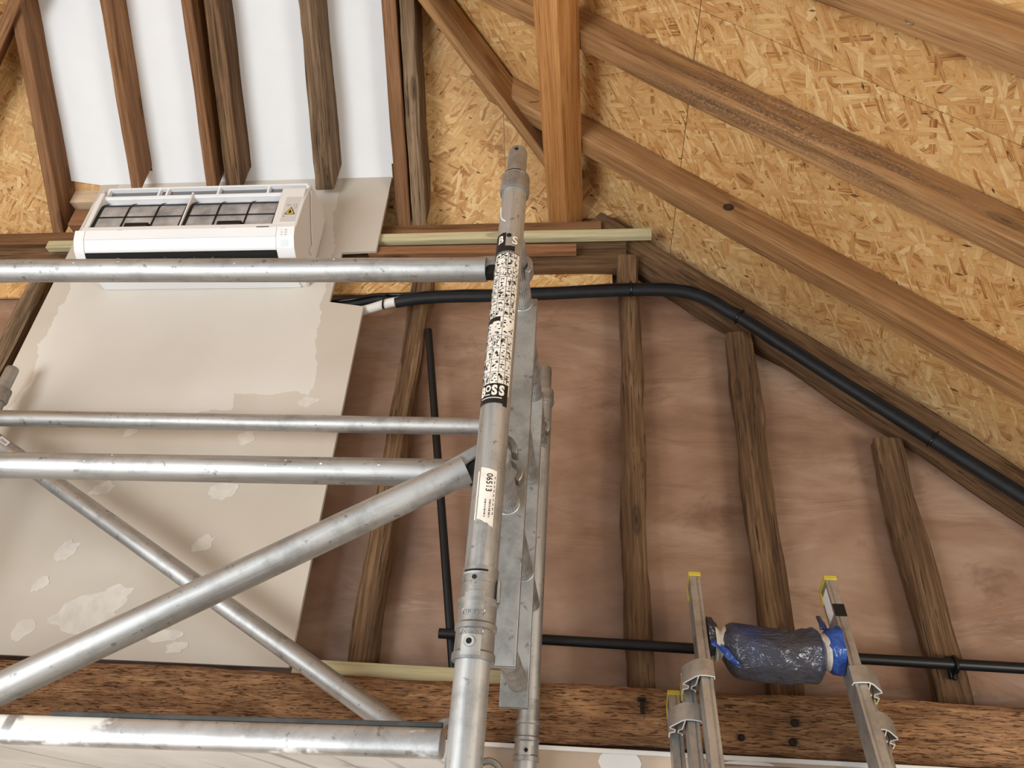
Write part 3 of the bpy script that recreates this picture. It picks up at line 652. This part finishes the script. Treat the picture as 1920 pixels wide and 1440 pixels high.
# details on the near standard
for (z, r, aa) in ((1.284, .0206, -.05), (1.196, .0299, -.12)):
    MB().tube([cyl(NX, NY, r - .002, aa, z), cyl(NX, NY, r + .0006, aa, z)], .0042, 14).build('pin_hole', 'dark', nst)
patch(NX, NY, .0300, -.75, .45, 1.207, 1.213, 'collar_slot', 'ink', nst); patch(NX, NY, .0302, -.95, .75, 1.204, 1.208, 'collar_lip', 'cast', nst, th=.002)
patch(NX, NY, .0298, -.55, .35, 1.186, 1.203, 'collar_lug', 'cast', nst, th=.0014)
patch(NX, NY, .0266, -.9, .55, .3605, .3635, 'collar_slot', 'ink', njc, th=.0012); patch(NX, NY, .0274, -.95, .6, .357, .360, 'collar_lip', 'alu', njc, th=.0012)
MB().tube([cyl(NX, NY, .026, -.18, .351), cyl(NX, NY, .0284, -.18, .351)], .0036, 14).build('pin_hole', 'ink', njc)
patch(NX, NY, .0268, -.55, .45, .303, .330, 'coupling_tongue', 'cast', njc, th=.0036)
patch(NX, NY, .0286, -.50, .45, .240, .268, 'coupling_lug', 'cast', njc, th=.0026)
lug = MB().tube([cyl(NX, NY, .0308, -.10, .258), cyl(NX, NY, .0330, -.10, .258)], [.0085, .0075], 18).build('coupling_lug', 'cast', njc)
MB().tube([cyl(NX, NY, .0322, -.10, .258), cyl(NX, NY, .0333, -.10, .258)], .0042, 14).build('pin_hole', 'dark', njc)
def capsule(z, a, rot, nm):
    pts = []
    hw, hh = .0125, .0052
    for k in range(25):
        t = 2 * math.pi * k / 24; u = (hw if math.cos(t) > 0 else -hw) + hh * math.cos(t); v = hh * math.sin(t); pts.append(cyl(NX, NY, .0290, a + u / .029, z + v))
    MB().tube(pts, .0011, 8, False).build('raised_capsule', 'cast', njc)
    cyltext('BOSS', NX, NY, .0293, a, z, .0098, 'raised_lettering', 'cast', njc, rot, .01, 1.15)
capsule(.3005, -.06, 0, 1); capsule(.2715, -.06, math.pi, 2)
# release clip on the right of the sleeve
MB().box(NX + .0262, NX + .031, NY - .012, NY - .002, .318, .352).build('release_clip', 'cast', njc, bevel=.001)
# far coupling marks
MB().tube([cyl(FX, FY, .029, .05, .222), cyl(FX, FY, .0318, .05, .222)], .0046, 14).build('pin_hole', 'dark', fjc)
patch(FX, FY, .0284, -.5, .4, .208, .24, 'coupling_lug', 'cast', fjc, th=.002)
cyltext('E', FX, FY, .0292, .55, .237, .012, 'raised_lettering', 'whitecase', fjc)
# instruction sticker on the near standard
stk = empty('instruction_sticker'); stk.parent = nst
zb, zt = .650, 1.018
patch(NX, NY, R0 + .0001, -1.45, 1.05, zb + .018, .985, 'sticker_sheet', 'sticker', stk, 20)
def wear(k): return lambda a: .006 * noise.noise(V(a * 4, k, 0))
patch(NX, NY, R0 + .0004, -1.45, .95, zb, zb + .038, 'black_band', 'ink', stk, 20)
for ch_, an_, hh_, dz_ in (('B', -.88, .026, 0), ('O', -.46, .017, .004), ('S', -.02, .026, 0), ('S', .46, .026, 0)):
    cyltext(ch_, NX, NY, R0 + .0012, an_, zb + .0235 + dz_, hh_, 'maker_name', 'sticker', stk, 0, .05, .78)
patch(NX, NY, R0 + .0010, -.62, -.30, zb + .0148, zb + .0166, 'white_line', 'sticker', stk, 4)
patch(NX, NY, R0 + .0010, -.95, .50, zb + .0088, zb + .0104, 'white_line', 'sticker', stk, 12)
patch(NX, NY, R0 + .0004, .62, .95, zb - .004, zb + .03, 'black_band', 'ink', stk, 4)
patch(NX, NY, R0 + .0004, -1.45, .55, .990, 1.003, 'black_band', 'ink', stk, 16)
patch(NX, NY, R0 + .0004, -1.45, -.22, 1.000, 1.038, 'black_band', 'ink', stk, 10, zf1=lambda a: .004 * noise.noise(V(a * 5, 1, 1)))
cyltext('B', NX, NY, R0 + .0010, -.62, 1.020, .027, 'maker_name', 'sticker', stk, 0, .04, .8)
cyltext('S', NX, NY, R0 + .0010, .50, 1.017, .027, 'maker_name', 'sticker', stk, 0, .02, 1.0)
MB().tube([cyl(NX, NY, R0 - .001, .02, 1.03), cyl(NX, NY, R0 + .001, .02, 1.03)], .005, 10).build('sticker_tear', 'ink', stk)
patch(NX, NY, R0 + .0004, -1.45, -.05, .822, .831, 'black_band', 'ink', stk, 12)
pr = MB(); random.seed(11)
def mark(a, z, w, h, mb=pr):
    q = []
    for rr in (R0 + .0004, R0 + .0008):
        for (da, dz) in ((0, 0), (w, 0), (w, h), (0, h)): q.append(cyl(NX, NY, rr, a + da, z + dz))
    mb.add(q, [(4, 5, 6, 7), (0, 1, 5, 4), (1, 2, 6, 5), (2, 3, 7, 6), (3, 0, 4, 7)])
rows = [.688, .712, .738, .762, .790, .831, .853, .875, .900, .925, .950, .972, .986]
for z in rows: 
    for i in range(12): mark(-1.4 + i * .2, z, .205, .0007)
for z0, z1 in zip(rows[:-1], rows[1:]):
    cols = [-1.05, -.45, .12, .55]
    for a in (cols if random.random() < .7 else cols[::2]): mark(a, z0, .025, z1 - z0)
    for c0, c1 in ((-1.4, -1.08), (-1.0, -.5), (-.42, .08), (.15, .5), (.58, .98)):
        for k in range(random.randint(8, 15)):
            w = random.choice((.03, .05, .09, .16)); h = random.choice((.0012, .002, .0035, .007)) * (z1 - z0) / .024
            if w > .08: h = min(h, .002)
            mark(random.uniform(c0, max(c0 + .01, c1 - w)), random.uniform(z0 + .002, max(z0 + .0025, z1 - h - .002)), w, h)
for (a, z) in ((.15, .955), (.10, .775), (.12, .704), (-.45, .836), (.14, .877), (-.35, .877)): mark(a, z, .16, .0045)
pr.build('pictogram_print', 'ink', stk, smooth=0)
# barcode label
bl = empty('barcode_label'); bl.parent = nst
patch(NX, NY, R0 + .0002, -.42, .62, .437, .528, 'label_sheet', 'sticker', bl, 10, zf1=lambda a: -.006 * a, zf0=lambda a: -.012 * (a - .1) + .004 * noise.noise(V(a * 6, 2, 0)))
cyltext('06513', NX, NY, R0 + .0009, .16, .503, .0135, 'label_number', 'ink', bl, -math.pi / 2, .01, .95)
bars = MB(); z = .445
while z < .474:
    h = random.choice((.0008, .0014, .0022)); mark(.0, z, .36, h, bars); z += h + random.choice((.0010, .0016))
for i in range(9): mark(.50, .45 + i * .0075, .035, .004, bars)
bars.build('barcode', 'ink', bl, smooth=0)
patch(NX, NY, R0 + .0002, -.60, -.50, .44, .525, 'label_residue', 'sticker', bl, 3, zf0=wear(1), zf1=wear(2))
# paint scratch
pts = [cyl(NX, NY, R0 + .0003, -1.05 + .1 * (i / 8) + .55 * (i / 8) ** 4, 1.118 - .048 * i / 8) for i in range(9)]
MB().tube(pts, .0013, 6).build('paint_scratch', 'chip', nst)
# ladder frame: box stiles and ribbed rungs
RXX = -.160
def rung(y0, y1, z, x=RXX):
    return MB().tube([(x + sx(z), y0, z), (x + sx(z), y1, z)], .0215, 56, True, 1, .0010).build('rung', 'alu', tw, smooth=25)
AY, BY, ZT = 1.30, 1.685, 1.030
for x0 in (RXX, LX):
    for i, (yy, zt2) in enumerate(((AY, ZT + .012), (BY, ZT + .012))):
        xx = x0 + (.003 if i == 0 else -.006)
        mb = MB(); vs = []
        z0, z1 = .272, zt2
        o = .030
        P = lambda dx, dy, z: (xx + sx(z) + dx, yy + dy, z)
        # hollow rectangular section, open at the foot
        outer = [(-o, -.0095), (o, -.0095), (o, .0095), (-o, .0095)]; inner = [(-o + .002, -.0075), (o - .002, -.0075), (o - .002, .0075), (-o + .002, .0075)]
        vs = [P(a, b, z0) for a, b in outer] + [P(a, b, z0) for a, b in inner] + [P(a, b, z1) for a, b in outer] + [P(a, b, z0 + .3) for a, b in inner]
        fs = [(j, (j + 1) % 4, 4 + (j + 1) % 4, 4 + j) for j in range(4)] + [(j, 8 + j, 8 + (j + 1) % 4, (j + 1) % 4) for j in range(4)] + [(4 + j, 4 + (j + 1) % 4, 12 + (j + 1) % 4, 12 + j) for j in range(4)] + [(8, 9, 10, 11), (12, 15, 14, 13)]
        MB().add(vs, fs).build('stile', 'cast', tw, smooth=30, bevel=.0012)
    for k, z in enumerate((ZT, ZT - .235, ZT - .47, ZT - .707)):
        rung(AY, BY, z, x0)
        if k % 2 == 0:
            rung(NY, AY, z, x0); rung(BY, FY, z, x0)
            for yy in (AY - .0095, BY - .0095, BY + .0095):       # weld beads
                MB().tube([(x0 + sx(z) + .0222 * math.cos(a), yy, z + .0222 * math.sin(a)) for a in [i * 2 * math.pi / 20 for i in range(21)]], .0022, 6, False).build('weld', 'cast', tw)
    for z in (-.19, -.69, -1.19): rung(NY, FY, z, x0)
# claws and horizontal rails
def claw(x, y, z, d, parent):
    """jaw clamped over a rung that runs along y; d = unit vector from the rung towards the tube"""
    d = Vector(d).normalized(); n = V(-d.z, 0, d.x); 
    if n.z < 0: n = -n
    c = V(x, y, z); ri, ro, hw = .0225, .034, .015; pts = []
    A = [math.radians(a) for a in range(20, 236, 18)]
    outer = [c + d * (ro * math.cos(a)) + n * (ro * math.sin(a)) for a in A]; inner = [c + d * (ri * math.cos(a)) + n * (ri * math.sin(a)) for a in A[::-1]]
    loop = outer + inner
    k = len(loop); o = V(0, hw, 0)
    MB().add([p - o for p in loop] + [p + o for p in loop], [tuple(range(k)), tuple(range(2 * k - 1, k - 1, -1))] + [(i, k + i, k + (i + 1) % k, (i + 1) % k) for i in range(k)]).build('claw_jaw', 'cast', parent, smooth=40, bevel=.002)
    # neck casting
    nk = [c + d * .020 + n * .030, c + d * .10 + n * .022, c + d * .10 - n * .020, c + d * .066 - n * .020, c + d * .060 + n * .002, c + d * .024 + n * .008]
    k = len(nk); o = V(0, .0145, 0)
    MB().add([p - o for p in nk] + [p + o for p in nk], [tuple(range(k)), tuple(range(2 * k - 1, k - 1, -1))] + [(i, k + i, k + (i + 1) % k, (i + 1) % k) for i in range(k)]).build('claw_neck', 'cast', parent, smooth=40, bevel=.003)
    lk = [c + d * .028 + n * .004, c + d * .060 + n * .0, c + d * .062 - n * .019, c + d * .030 - n * .017]
    k = 4; o = V(0, .012, 0)
    MB().add([p - o for p in lk] + [p + o for p in lk], [(0, 1, 2, 3), (7, 6, 5, 4)] + [(i, k + i, k + (i + 1) % k, (i + 1) % k) for i in range(k)]).build('claw_latch', 'black', parent, smooth=0, bevel=.001)
def rail(name, y, xr, zr, xl, zl, parent=tw):
    a, b = V(xr, y, zr), V(xl, y, zl); d = (b - a).normalized()
    o = MB().tube([(.062, 0, 0), ((b - a).length - .062, 0, 0)], R0, 40).build(name, 'alurail', parent, matrix=frame(a, b, V(0, 0, 1)))
    claw(xr, y, zr, d, o); claw(xl, y, zl, -d, o); return o
RW = RXX
g1 = rail('guard_rail', 1.172, RW, 1.022, LX, 1.050)
g2 = rail('guard_rail', 1.885, RW, 1.052, LX, 1.070)
g3 = rail('guard_rail', 1.225, RW, .588, LX, .592)
b1 = rail('diagonal_brace', 1.155, RW - .005, .592, LX, -.405)
b2 = rail('diagonal_brace', 1.90, RW + .02, .075, LX, 1.062)
random.seed(3)
for (p, y, xa, xb, za, zb2) in ((g1, 1.172, -.35, -1.15, 1.028, 1.040), (g3, 1.225, -.3, -1.0, .589, .592), (g2, 1.885, -.4, -1.8, 1.056, 1.068)):
    mb = MB()
    for k in range(16):
        f = random.random(); ang = random.uniform(-1.2, 1.3); x = xa + (xb - xa) * f; z = za + (zb2 - za) * f; r = R0 + .0002
        c = V(x, y - r * math.cos(ang), z + r * math.sin(ang)); nn = V(0, -math.cos(ang), math.sin(ang)); t = nn.cross(V(1, 0, 0)); w, h = random.uniform(.001, .004), random.uniform(.0006, .002)
        mb.add([c + V(w, 0, 0) * math.cos(q) + t * h * math.sin(q) + nn * .0003 for q in [j * math.pi / 3 for j in range(6)]], [(0, 1, 2, 3, 4, 5)])
    mb.build('paint_specks', random.choice(('chip', 'chip', 'yellow')), p, smooth=0)
foil = MB().box(-.022, .022, -.0002, .0006, -.009, .009).build('foil_label', 'label', b2, smooth=0)
foil.matrix_world = Matrix.Translation(V(-1.78, 1.90 - .0245, .983)) @ Matrix.Rotation(math.radians(30), 4, 'Y')
foil2 = MB().box(-.014, .014, -.0004, 0, -.0035, .0035).build('foil_print', 'greyink', b2, smooth=0); foil2.matrix_world = foil.matrix_world
# deck
dk = empty('deck'); dk.parent = tw
def dz(x): return .1385 + .0206 * (x + .21)
y0, y1 = 1.135, 1.735
for yy, s in ((y0, 1), (y1, -1)):
    pr2 = [(0, -.022), (.012, -.0235), (.030, -.022), (.034, -.010), (.034, .016), (.004, .016), (.0, .010), (-.004, -.004), (-.004, -.014)]
    mb = MB(); P = [V(-.21, yy + s * a, dz(-.21) + b) for a, b in pr2]; Q = [V(LX + .03, yy + s * a, dz(LX + .03) + b) for a, b in pr2]; k = len(P)
    mb.add(P + Q, [tuple(range(k)), tuple(range(2 * k - 1, k - 1, -1))] + [(i, k + i, k + (i + 1) % k, (i + 1) % k) for i in range(k)]).build('side_beam', 'alubeam', dk, smooth=60, bevel=.003)
mb = MB(); P = [(-.21, y0 + .032), (-.21, y1 - .032), (LX + .03, y1 - .032), (LX + .03, y0 + .032)]
mb.add([(x, y, dz(x) - .012) for x, y in P] + [(x, y, dz(x) + .001) for x, y in P], [(0, 1, 2, 3), (7, 6, 5, 4), (0, 4, 5, 1), (1, 5, 6, 2), (2, 6, 7, 3), (3, 7, 4, 0)]).build('deck_board', 'deckpaint', dk, smooth=0)
mb = MB(); P = [(-.212, y0 + .004), (-.212, y0 + .012), (-.80, y0 + .012), (-.80, y0 + .004)]
mb.add([(x, y, dz(x) + .016) for x, y in P] + [(x, y, dz(x) + .0225) for x, y in P], [(0, 1, 2, 3), (7, 6, 5, 4), (0, 4, 5, 1), (1, 5, 6, 2), (2, 6, 7, 3), (3, 7, 4, 0)]).build('edge_strip', 'rubber', dk, smooth=0, bevel=.001)
for xx in (-.19,): 
    o = empty('deck_hook'); o.parent = dk
    for yy in (y0 + .06, y1 - .06):
        MB().tube([(xx - .02 + .03 * math.sin(a) , yy, .135 + .035 * math.cos(a)) for a in [math.radians(t) for t in range(-60, 121, 20)]], .007, 10).build('hook', 'cast', dk)
# ------------------------------------------------------------------ pipe run
pipe = empty('insulated_pipe', 'thick black insulated pipe run with a thin cable, clipped along the gable', 'pipe')
PP = [(-.69, 2.018, 1.622), (-.62, 2.012, 1.630), (-.52, 2.010, 1.636), (-.39, 2.008, 1.636), (-.21, 2.008, 1.641), (.086, 2.008, 1.655), (.22, 2.01, 1.656), (.30, 2.014, 1.648), (.37, 2.02, 1.622), (.44, 2.03, 1.575), (.50, 2.035, 1.532), (.71, 2.04, 1.345), (.89, 2.04, 1.185), (1.17, 2.04, .935), (1.5, 2.04, .64)]
def smoothpath(P, n=6):
    P = [Vector(p) for p in P]; out = []
    for i in range(len(P) - 1):
        p0, p1, p2, p3 = P[max(i - 1, 0)], P[i], P[i + 1], P[min(i + 2, len(P) - 1)]
        for k in range(n):
            t = k / n; out.append(.5 * ((2 * p1) + (p2 - p0) * t + (2 * p0 - 5 * p1 + 4 * p2 - p3) * t * t + (3 * p1 - p0 - 3 * p2 + p3) * t ** 3))
    return out + [P[-1]]
SPp = smoothpath(PP)
MB().tube([p + V(0, 0, -.004) for p in SPp], .0190, 24).build('insulation_tube', 'foam', pipe)
MB().tube([p + V(.004, .004, .016 + .0015 * math.sin(i * .7)) for i, p in enumerate(SPp)], .0095, 16).build('insulation_tube', 'foam', pipe)
MB().tube([p + V(.004, -.010, .0165 + .0012 * math.sin(i * .9)) for i, p in enumerate(SPp)], .0038, 10).build('cable', 'cable', pipe)
MB().tube(smoothpath([(-.95, 2.08, 1.672), (-.86, 2.07, 1.678), (-.78, 2.04, 1.670), (-.70, 2.02, 1.655), (-.6, 2.01, 1.650)]), .007, 12).build('cable', 'cable', pipe)
MB().tube(smoothpath([(-.95, 2.085, 1.655), (-.85, 2.075, 1.662), (-.76, 2.045, 1.655), (-.62, 2.02, 1.643)]), .011, 14).build('drain_hose', 'foam', pipe)
MB().tube(smoothpath([(-.95, 2.085, 1.612), (-.86, 2.078, 1.620), (-.79, 2.055, 1.622), (-.72, 2.022, 1.618), (-.655, 2.013, 1.624)]), .0165, 20).build('white_lagging', 'lagging', pipe)
def tie(i0, r=.0275, sz=1.0):
    c = SPp[i0]; t = (SPp[i0 + 1] - SPp[i0 - 1]).normalized(); n1 = t.cross(V(0, 1, 0)).normalized(); n2 = V(0, 1, 0)
    pts = [c + V(0, 0, .003) + n1 * (.027 * math.cos(a)) * sz + n2 * (.0225 * math.sin(a)) * sz for a in [k * 2 * math.pi / 24 for k in range(25)]]
    o = MB().tube(pts, .003, 8, False).build('cable_tie', 'cable', pipe)
    return o
for i in (31, 58, 74): tie(i)
c = V(-.73, 2.022, 1.618); MB().tube([c + V(.004 * math.cos(a), .021 * math.sin(a), .026 * math.cos(a) + .008) for a in [k * 2 * math.pi / 24 for k in range(25)]], .003, 8, False).build('cable_tie', 'cable', pipe)
# conduits
cv = MB().tube([(-.574, 2.070, 1.537), (-.372, 2.070, .425)], .0125, 20).build('conduit', 'conduit')
tag(cv, 'black conduit length leaning upright against the membrane left of the scaffold post', 'conduit')
ch = empty('conduit', 'long black conduit running level across the studs behind the ladder', 'conduit')
MB().tube([(-.415, 2.045, .508), (.06, 2.045, .4985), (.52, 2.045, .489), (1.6, 2.045, .468)], .0135, 20).build('conduit_tube', 'conduit', ch)
MB().tube([(.886, 2.045 + .017 * math.cos(a), .481 + .019 * math.sin(a)) for a in [k * 2 * math.pi / 20 for k in range(21)]], .004, 8, False).build('saddle_clip', 'cable', ch)
MB().box(.878, .896, 2.062, 2.078, .452, .506).box(.882, .892, 2.056, 2.07, .448, .462).build('clip_base', 'cable', ch, bevel=.002)
# ------------------------------------------------------------------ ladder
ld = empty('extension_ladder', 'three-section aluminium extension ladder with yellow rail caps leaning on the tie beam', 'ladder')
LT = V(0, .333, .943).normalized(); LN = V(0, -.943, .333).normalized(); UX = V(1, 0, 0)
top1 = V(0, 1.885, .643)                # front-face top of the front section
def lp(x, s, n): return top1 + UX * x - LT * s + LN * n        # s down the ladder, n towards the viewer
SEC = [(.234, .586, 0.0, 0.0), (.204, .616, .226, -.070), (.174, .646, .240, -.140)]
LEN = 2.35
def cprof(inner):                        # channel section open inwards, with grooves on its front
    w, d = .026, .062
    p = [(0, 0), (.016, 0), (.017, -.0012), (.0185, -.0012), (.0195, 0), (w, 0), (w, -d), (0, -d)]
    return p if inner > 0 else [(w - a, b) for a, b in p]
for si, (xl, xr, s0, n0) in enumerate(SEC):
    for side_i, (x, inner) in enumerate(((xl, 1), (xr - .026, -1))):
        send = (ZF - (top1.z + LN.z * n0)) / -LT.z - .0
        rl = MB().sweep(cprof(inner), lp(x, s0 + .006, n0), lp(x, send, n0), UX, LN).build('rail', 'aluladder', ld, smooth=30, bevel=.0012)
        cp = MB().sweep([(-.002, .002), (.028, .002), (.028, -.064), (-.002, -.064)], lp(x, s0, n0), lp(x, s0 + .012, n0), UX, LN)
        cp.sweep([(-.002, -.052), (.028, -.052), (.028, -.065), (-.002, -.065)], lp(x, s0 + .01, n0), lp(x, s0 + .045, n0), UX, LN)
        cp.build('rail_cap', 'yellow', rl, smooth=30, bevel=.0015)
        MB().sweep([(-.002, -.02), (.028, -.02), (.028, -.045), (-.002, -.045)], lp(x, send - .03, n0), lp(x, send, n0), UX, LN).build('rail_foot', 'black', rl, smooth=0)
    s = s0 + (.175 if si == 0 else .31)
    k = 0
    while s < send - .1:
        MB().tube([lp(xl + .01, s, n0 - .034), lp(xr - .01, s, n0 - .034)], .0145, 20).build('rung', 'aluladder', ld)
        if si == 0:
            for xx in (xl - .0012, xr): MB().tube([lp(xx, s, n0 - .034), lp(xx + .0012, s, n0 - .034)], [.0145, .012], 16).build('rung_end', 'aluladder', ld)
        s += .30; k += 1
# guide brackets joining neighbouring sections on the outside of the rails
def bracket(xo, sgn, s0, n0, L=.040):
    """xo outer face of the front rail; profile in (x,n) hooked round the front rail and the one behind"""
    t = .0028
    path = [(-.030, -.008), (-.029, .002), (-.012, .006), (.002, .006), (.012, .000), (.034, -.026), (.037, -.032), (.024, -.040), (.025, -.050), (.036, -.056), (.036, -.074)]
    up, lo = [], []
    for i, p in enumerate(path):
        a = path[max(i - 1, 0)]; b = path[min(i + 1, len(path) - 1)]; dx, dy = b[0] - a[0], b[1] - a[1]; l = math.hypot(dx, dy)
        up.append((p[0] - dy / l * t / 2, p[1] + dx / l * t / 2)); lo.append((p[0] + dy / l * t / 2, p[1] - dx / l * t / 2))
    pl = [(a * sgn, b) for a, b in up + lo[::-1]]
    mb = MB().sweep(pl, lp(xo, s0, n0), lp(xo, s0 + L, n0), UX, LN)
    path2 = [(.004, .004), (.006, -.018), (.008, -.036), (.016, -.042), (.016, -.052), (.007, -.056), (.006, -.064)]
    pl2 = [(a * sgn, b) for a, b in path2] + [((a + .0024) * sgn, b) for a, b in path2[::-1]]
    mb.sweep(pl2, lp(xo, s0, n0), lp(xo, s0 + L, n0), UX, LN)
    o = mb.build('guide_bracket', 'aluladder', ld, smooth=40)
    MB().sweep(pl, lp(xo, s0 + L, n0), lp(xo, s0 + L + .0012, n0), UX, LN).sweep(pl2, lp(xo, s0 + L, n0), lp(xo, s0 + L + .0012, n0), UX, LN).build('lit_cut_edge', 'litcutalu', o, smooth=0)  # thin added end face; its lit look is put into the colour
    return o
bracket(.234, -1, .246, 0.0); bracket(.204, -1, .312, -.070)
bracket(.586, 1, .246, 0.0); bracket(.616, 1, .312, -.070)
# stickers and tape on the right rail
MB().sweep([(0, 0), (.027, 0), (.027, .0006), (0, .0006)], lp(.5597, .082, .0002), lp(.5597, .116, .0002), UX, LN).build('black_tape', 'ink', ld, smooth=0)
MB().sweep([(0, -.010), (-.0008, -.010), (-.0008, -.050), (0, -.050)], lp(.5598, .030, 0), lp(.5598, .105, 0), UX, LN).build('white_label', 'skirtwhite', ld, smooth=0)
# ------------------------------------------------------------------ padded rung: bag tied round the top rung
pad = empty('padded_wrap', 'crinkled charcoal and blue plastic bag taped around the top rung of the ladder', 'padding')
rc = lambda x: lp(x, .177, -.030)
def pad_surface(x0, x1, rf, name, mat, amp, n=46, seg=56, seed=0, freq=24):
    mb = MB(); vs = []
    for i in range(n + 1):
        f = i / n; x = x0 + (x1 - x0) * f; c = rc(x)
        for k in range(seg):
            a = 2 * math.pi * k / seg; r, dy = rf(f)
            q = V(x * freq, math.cos(a) * 1.9 + seed, math.sin(a) * 1.9)
            rr = r * (1 + amp * noise.noise(q) + amp * .5 * noise.noise(q * 2.7) + amp * .9 * (.5 - abs(noise.noise(q * 1.4 + V(9, 9, 9))) * 2) * .5)
            vs.append(c + LN * (rr * math.cos(a)) + LT * (rr * math.sin(a) + dy))
    fs = [(i * seg + k, i * seg + (k + 1) % seg, (i + 1) * seg + (k + 1) % seg, (i + 1) * seg + k) for i in range(n) for k in range(seg)]
    fs += [tuple(range(seg - 1, -1, -1)), tuple(range(n * seg, (n + 1) * seg))]
    return mb.add(vs, fs).build(name, mat, pad, smooth=60)
def body(f):
    e = min(f / .14, (1 - f) / .12, 1.0); e = max(e, 0)
    return .029 + .031 * math.sin(e * math.pi / 2), -.008 - .018 * math.sin(f * math.pi) - .014 * f
pad_surface(.292, .522, body, 'bag_body', 'bag', .08, seed=1)
pad_surface(.278, .303, lambda f: (.036 + .004 * math.cos(f * 6), -.006), 'tape_band', 'tape', .05, 10, seed=2)
pad_surface(.506, .529, lambda f: (.041 + .002 * math.cos(f * 6), -.016), 'tape_band', 'tape', .03, 10, seed=3)
pad_surface(.524, .557, lambda f: (.039 + .013 * math.sin(min(1, f * 1.6) * math.pi / 2), -.012), 'bag_end', 'blue', .10, 14, seed=4, freq=40)
pad_surface(.263, .284, lambda f: (.046 - .012 * f, .010), 'bag_end', 'bag', .16, 10, seed=5, freq=40)
# loose flap hanging at the left end
fl_ = MB(); vs = []
for i in range(13):
    f = i / 12
    for j in range(5):
        w = (.024 * (1 - f * .75)) * (j / 4 - .5)
        vs.append(rc(.270 + .056 * f) + LT * (-.020 - .058 * f + w * .9) + LN * (.034 - .01 * f + .006 * math.sin(f * 7 + j)) + UX * (w * .6))
fl_.add(vs, [(i * 5 + j, i * 5 + j + 1, (i + 1) * 5 + j + 1, (i + 1) * 5 + j) for i in range(12) for j in range(4)])
fo = fl_.build('bag_flap', 'blue', pad, smooth=60); sd = fo.modifiers.new('solid', 'SOLIDIFY'); sd.thickness = .0015
fm = MB(); vs = []
for i in range(9):
    f = i / 8
    for j in range(4):
        w = .016 * (j / 3 - .5) * (1 - .4 * f); vs.append(rc(.528 + w) + LT * (.030 + .046 * f) + LN * (.018 - .012 * f + .003 * math.sin(f * 5)))
fm.add(vs, [(i * 4 + j, i * 4 + j + 1, (i + 1) * 4 + j + 1, (i + 1) * 4 + j) for i in range(8) for j in range(3)])
fo = fm.build('bag_flap', 'bag', pad, smooth=60); sd = fo.modifiers.new('solid', 'SOLIDIFY'); sd.thickness = .003
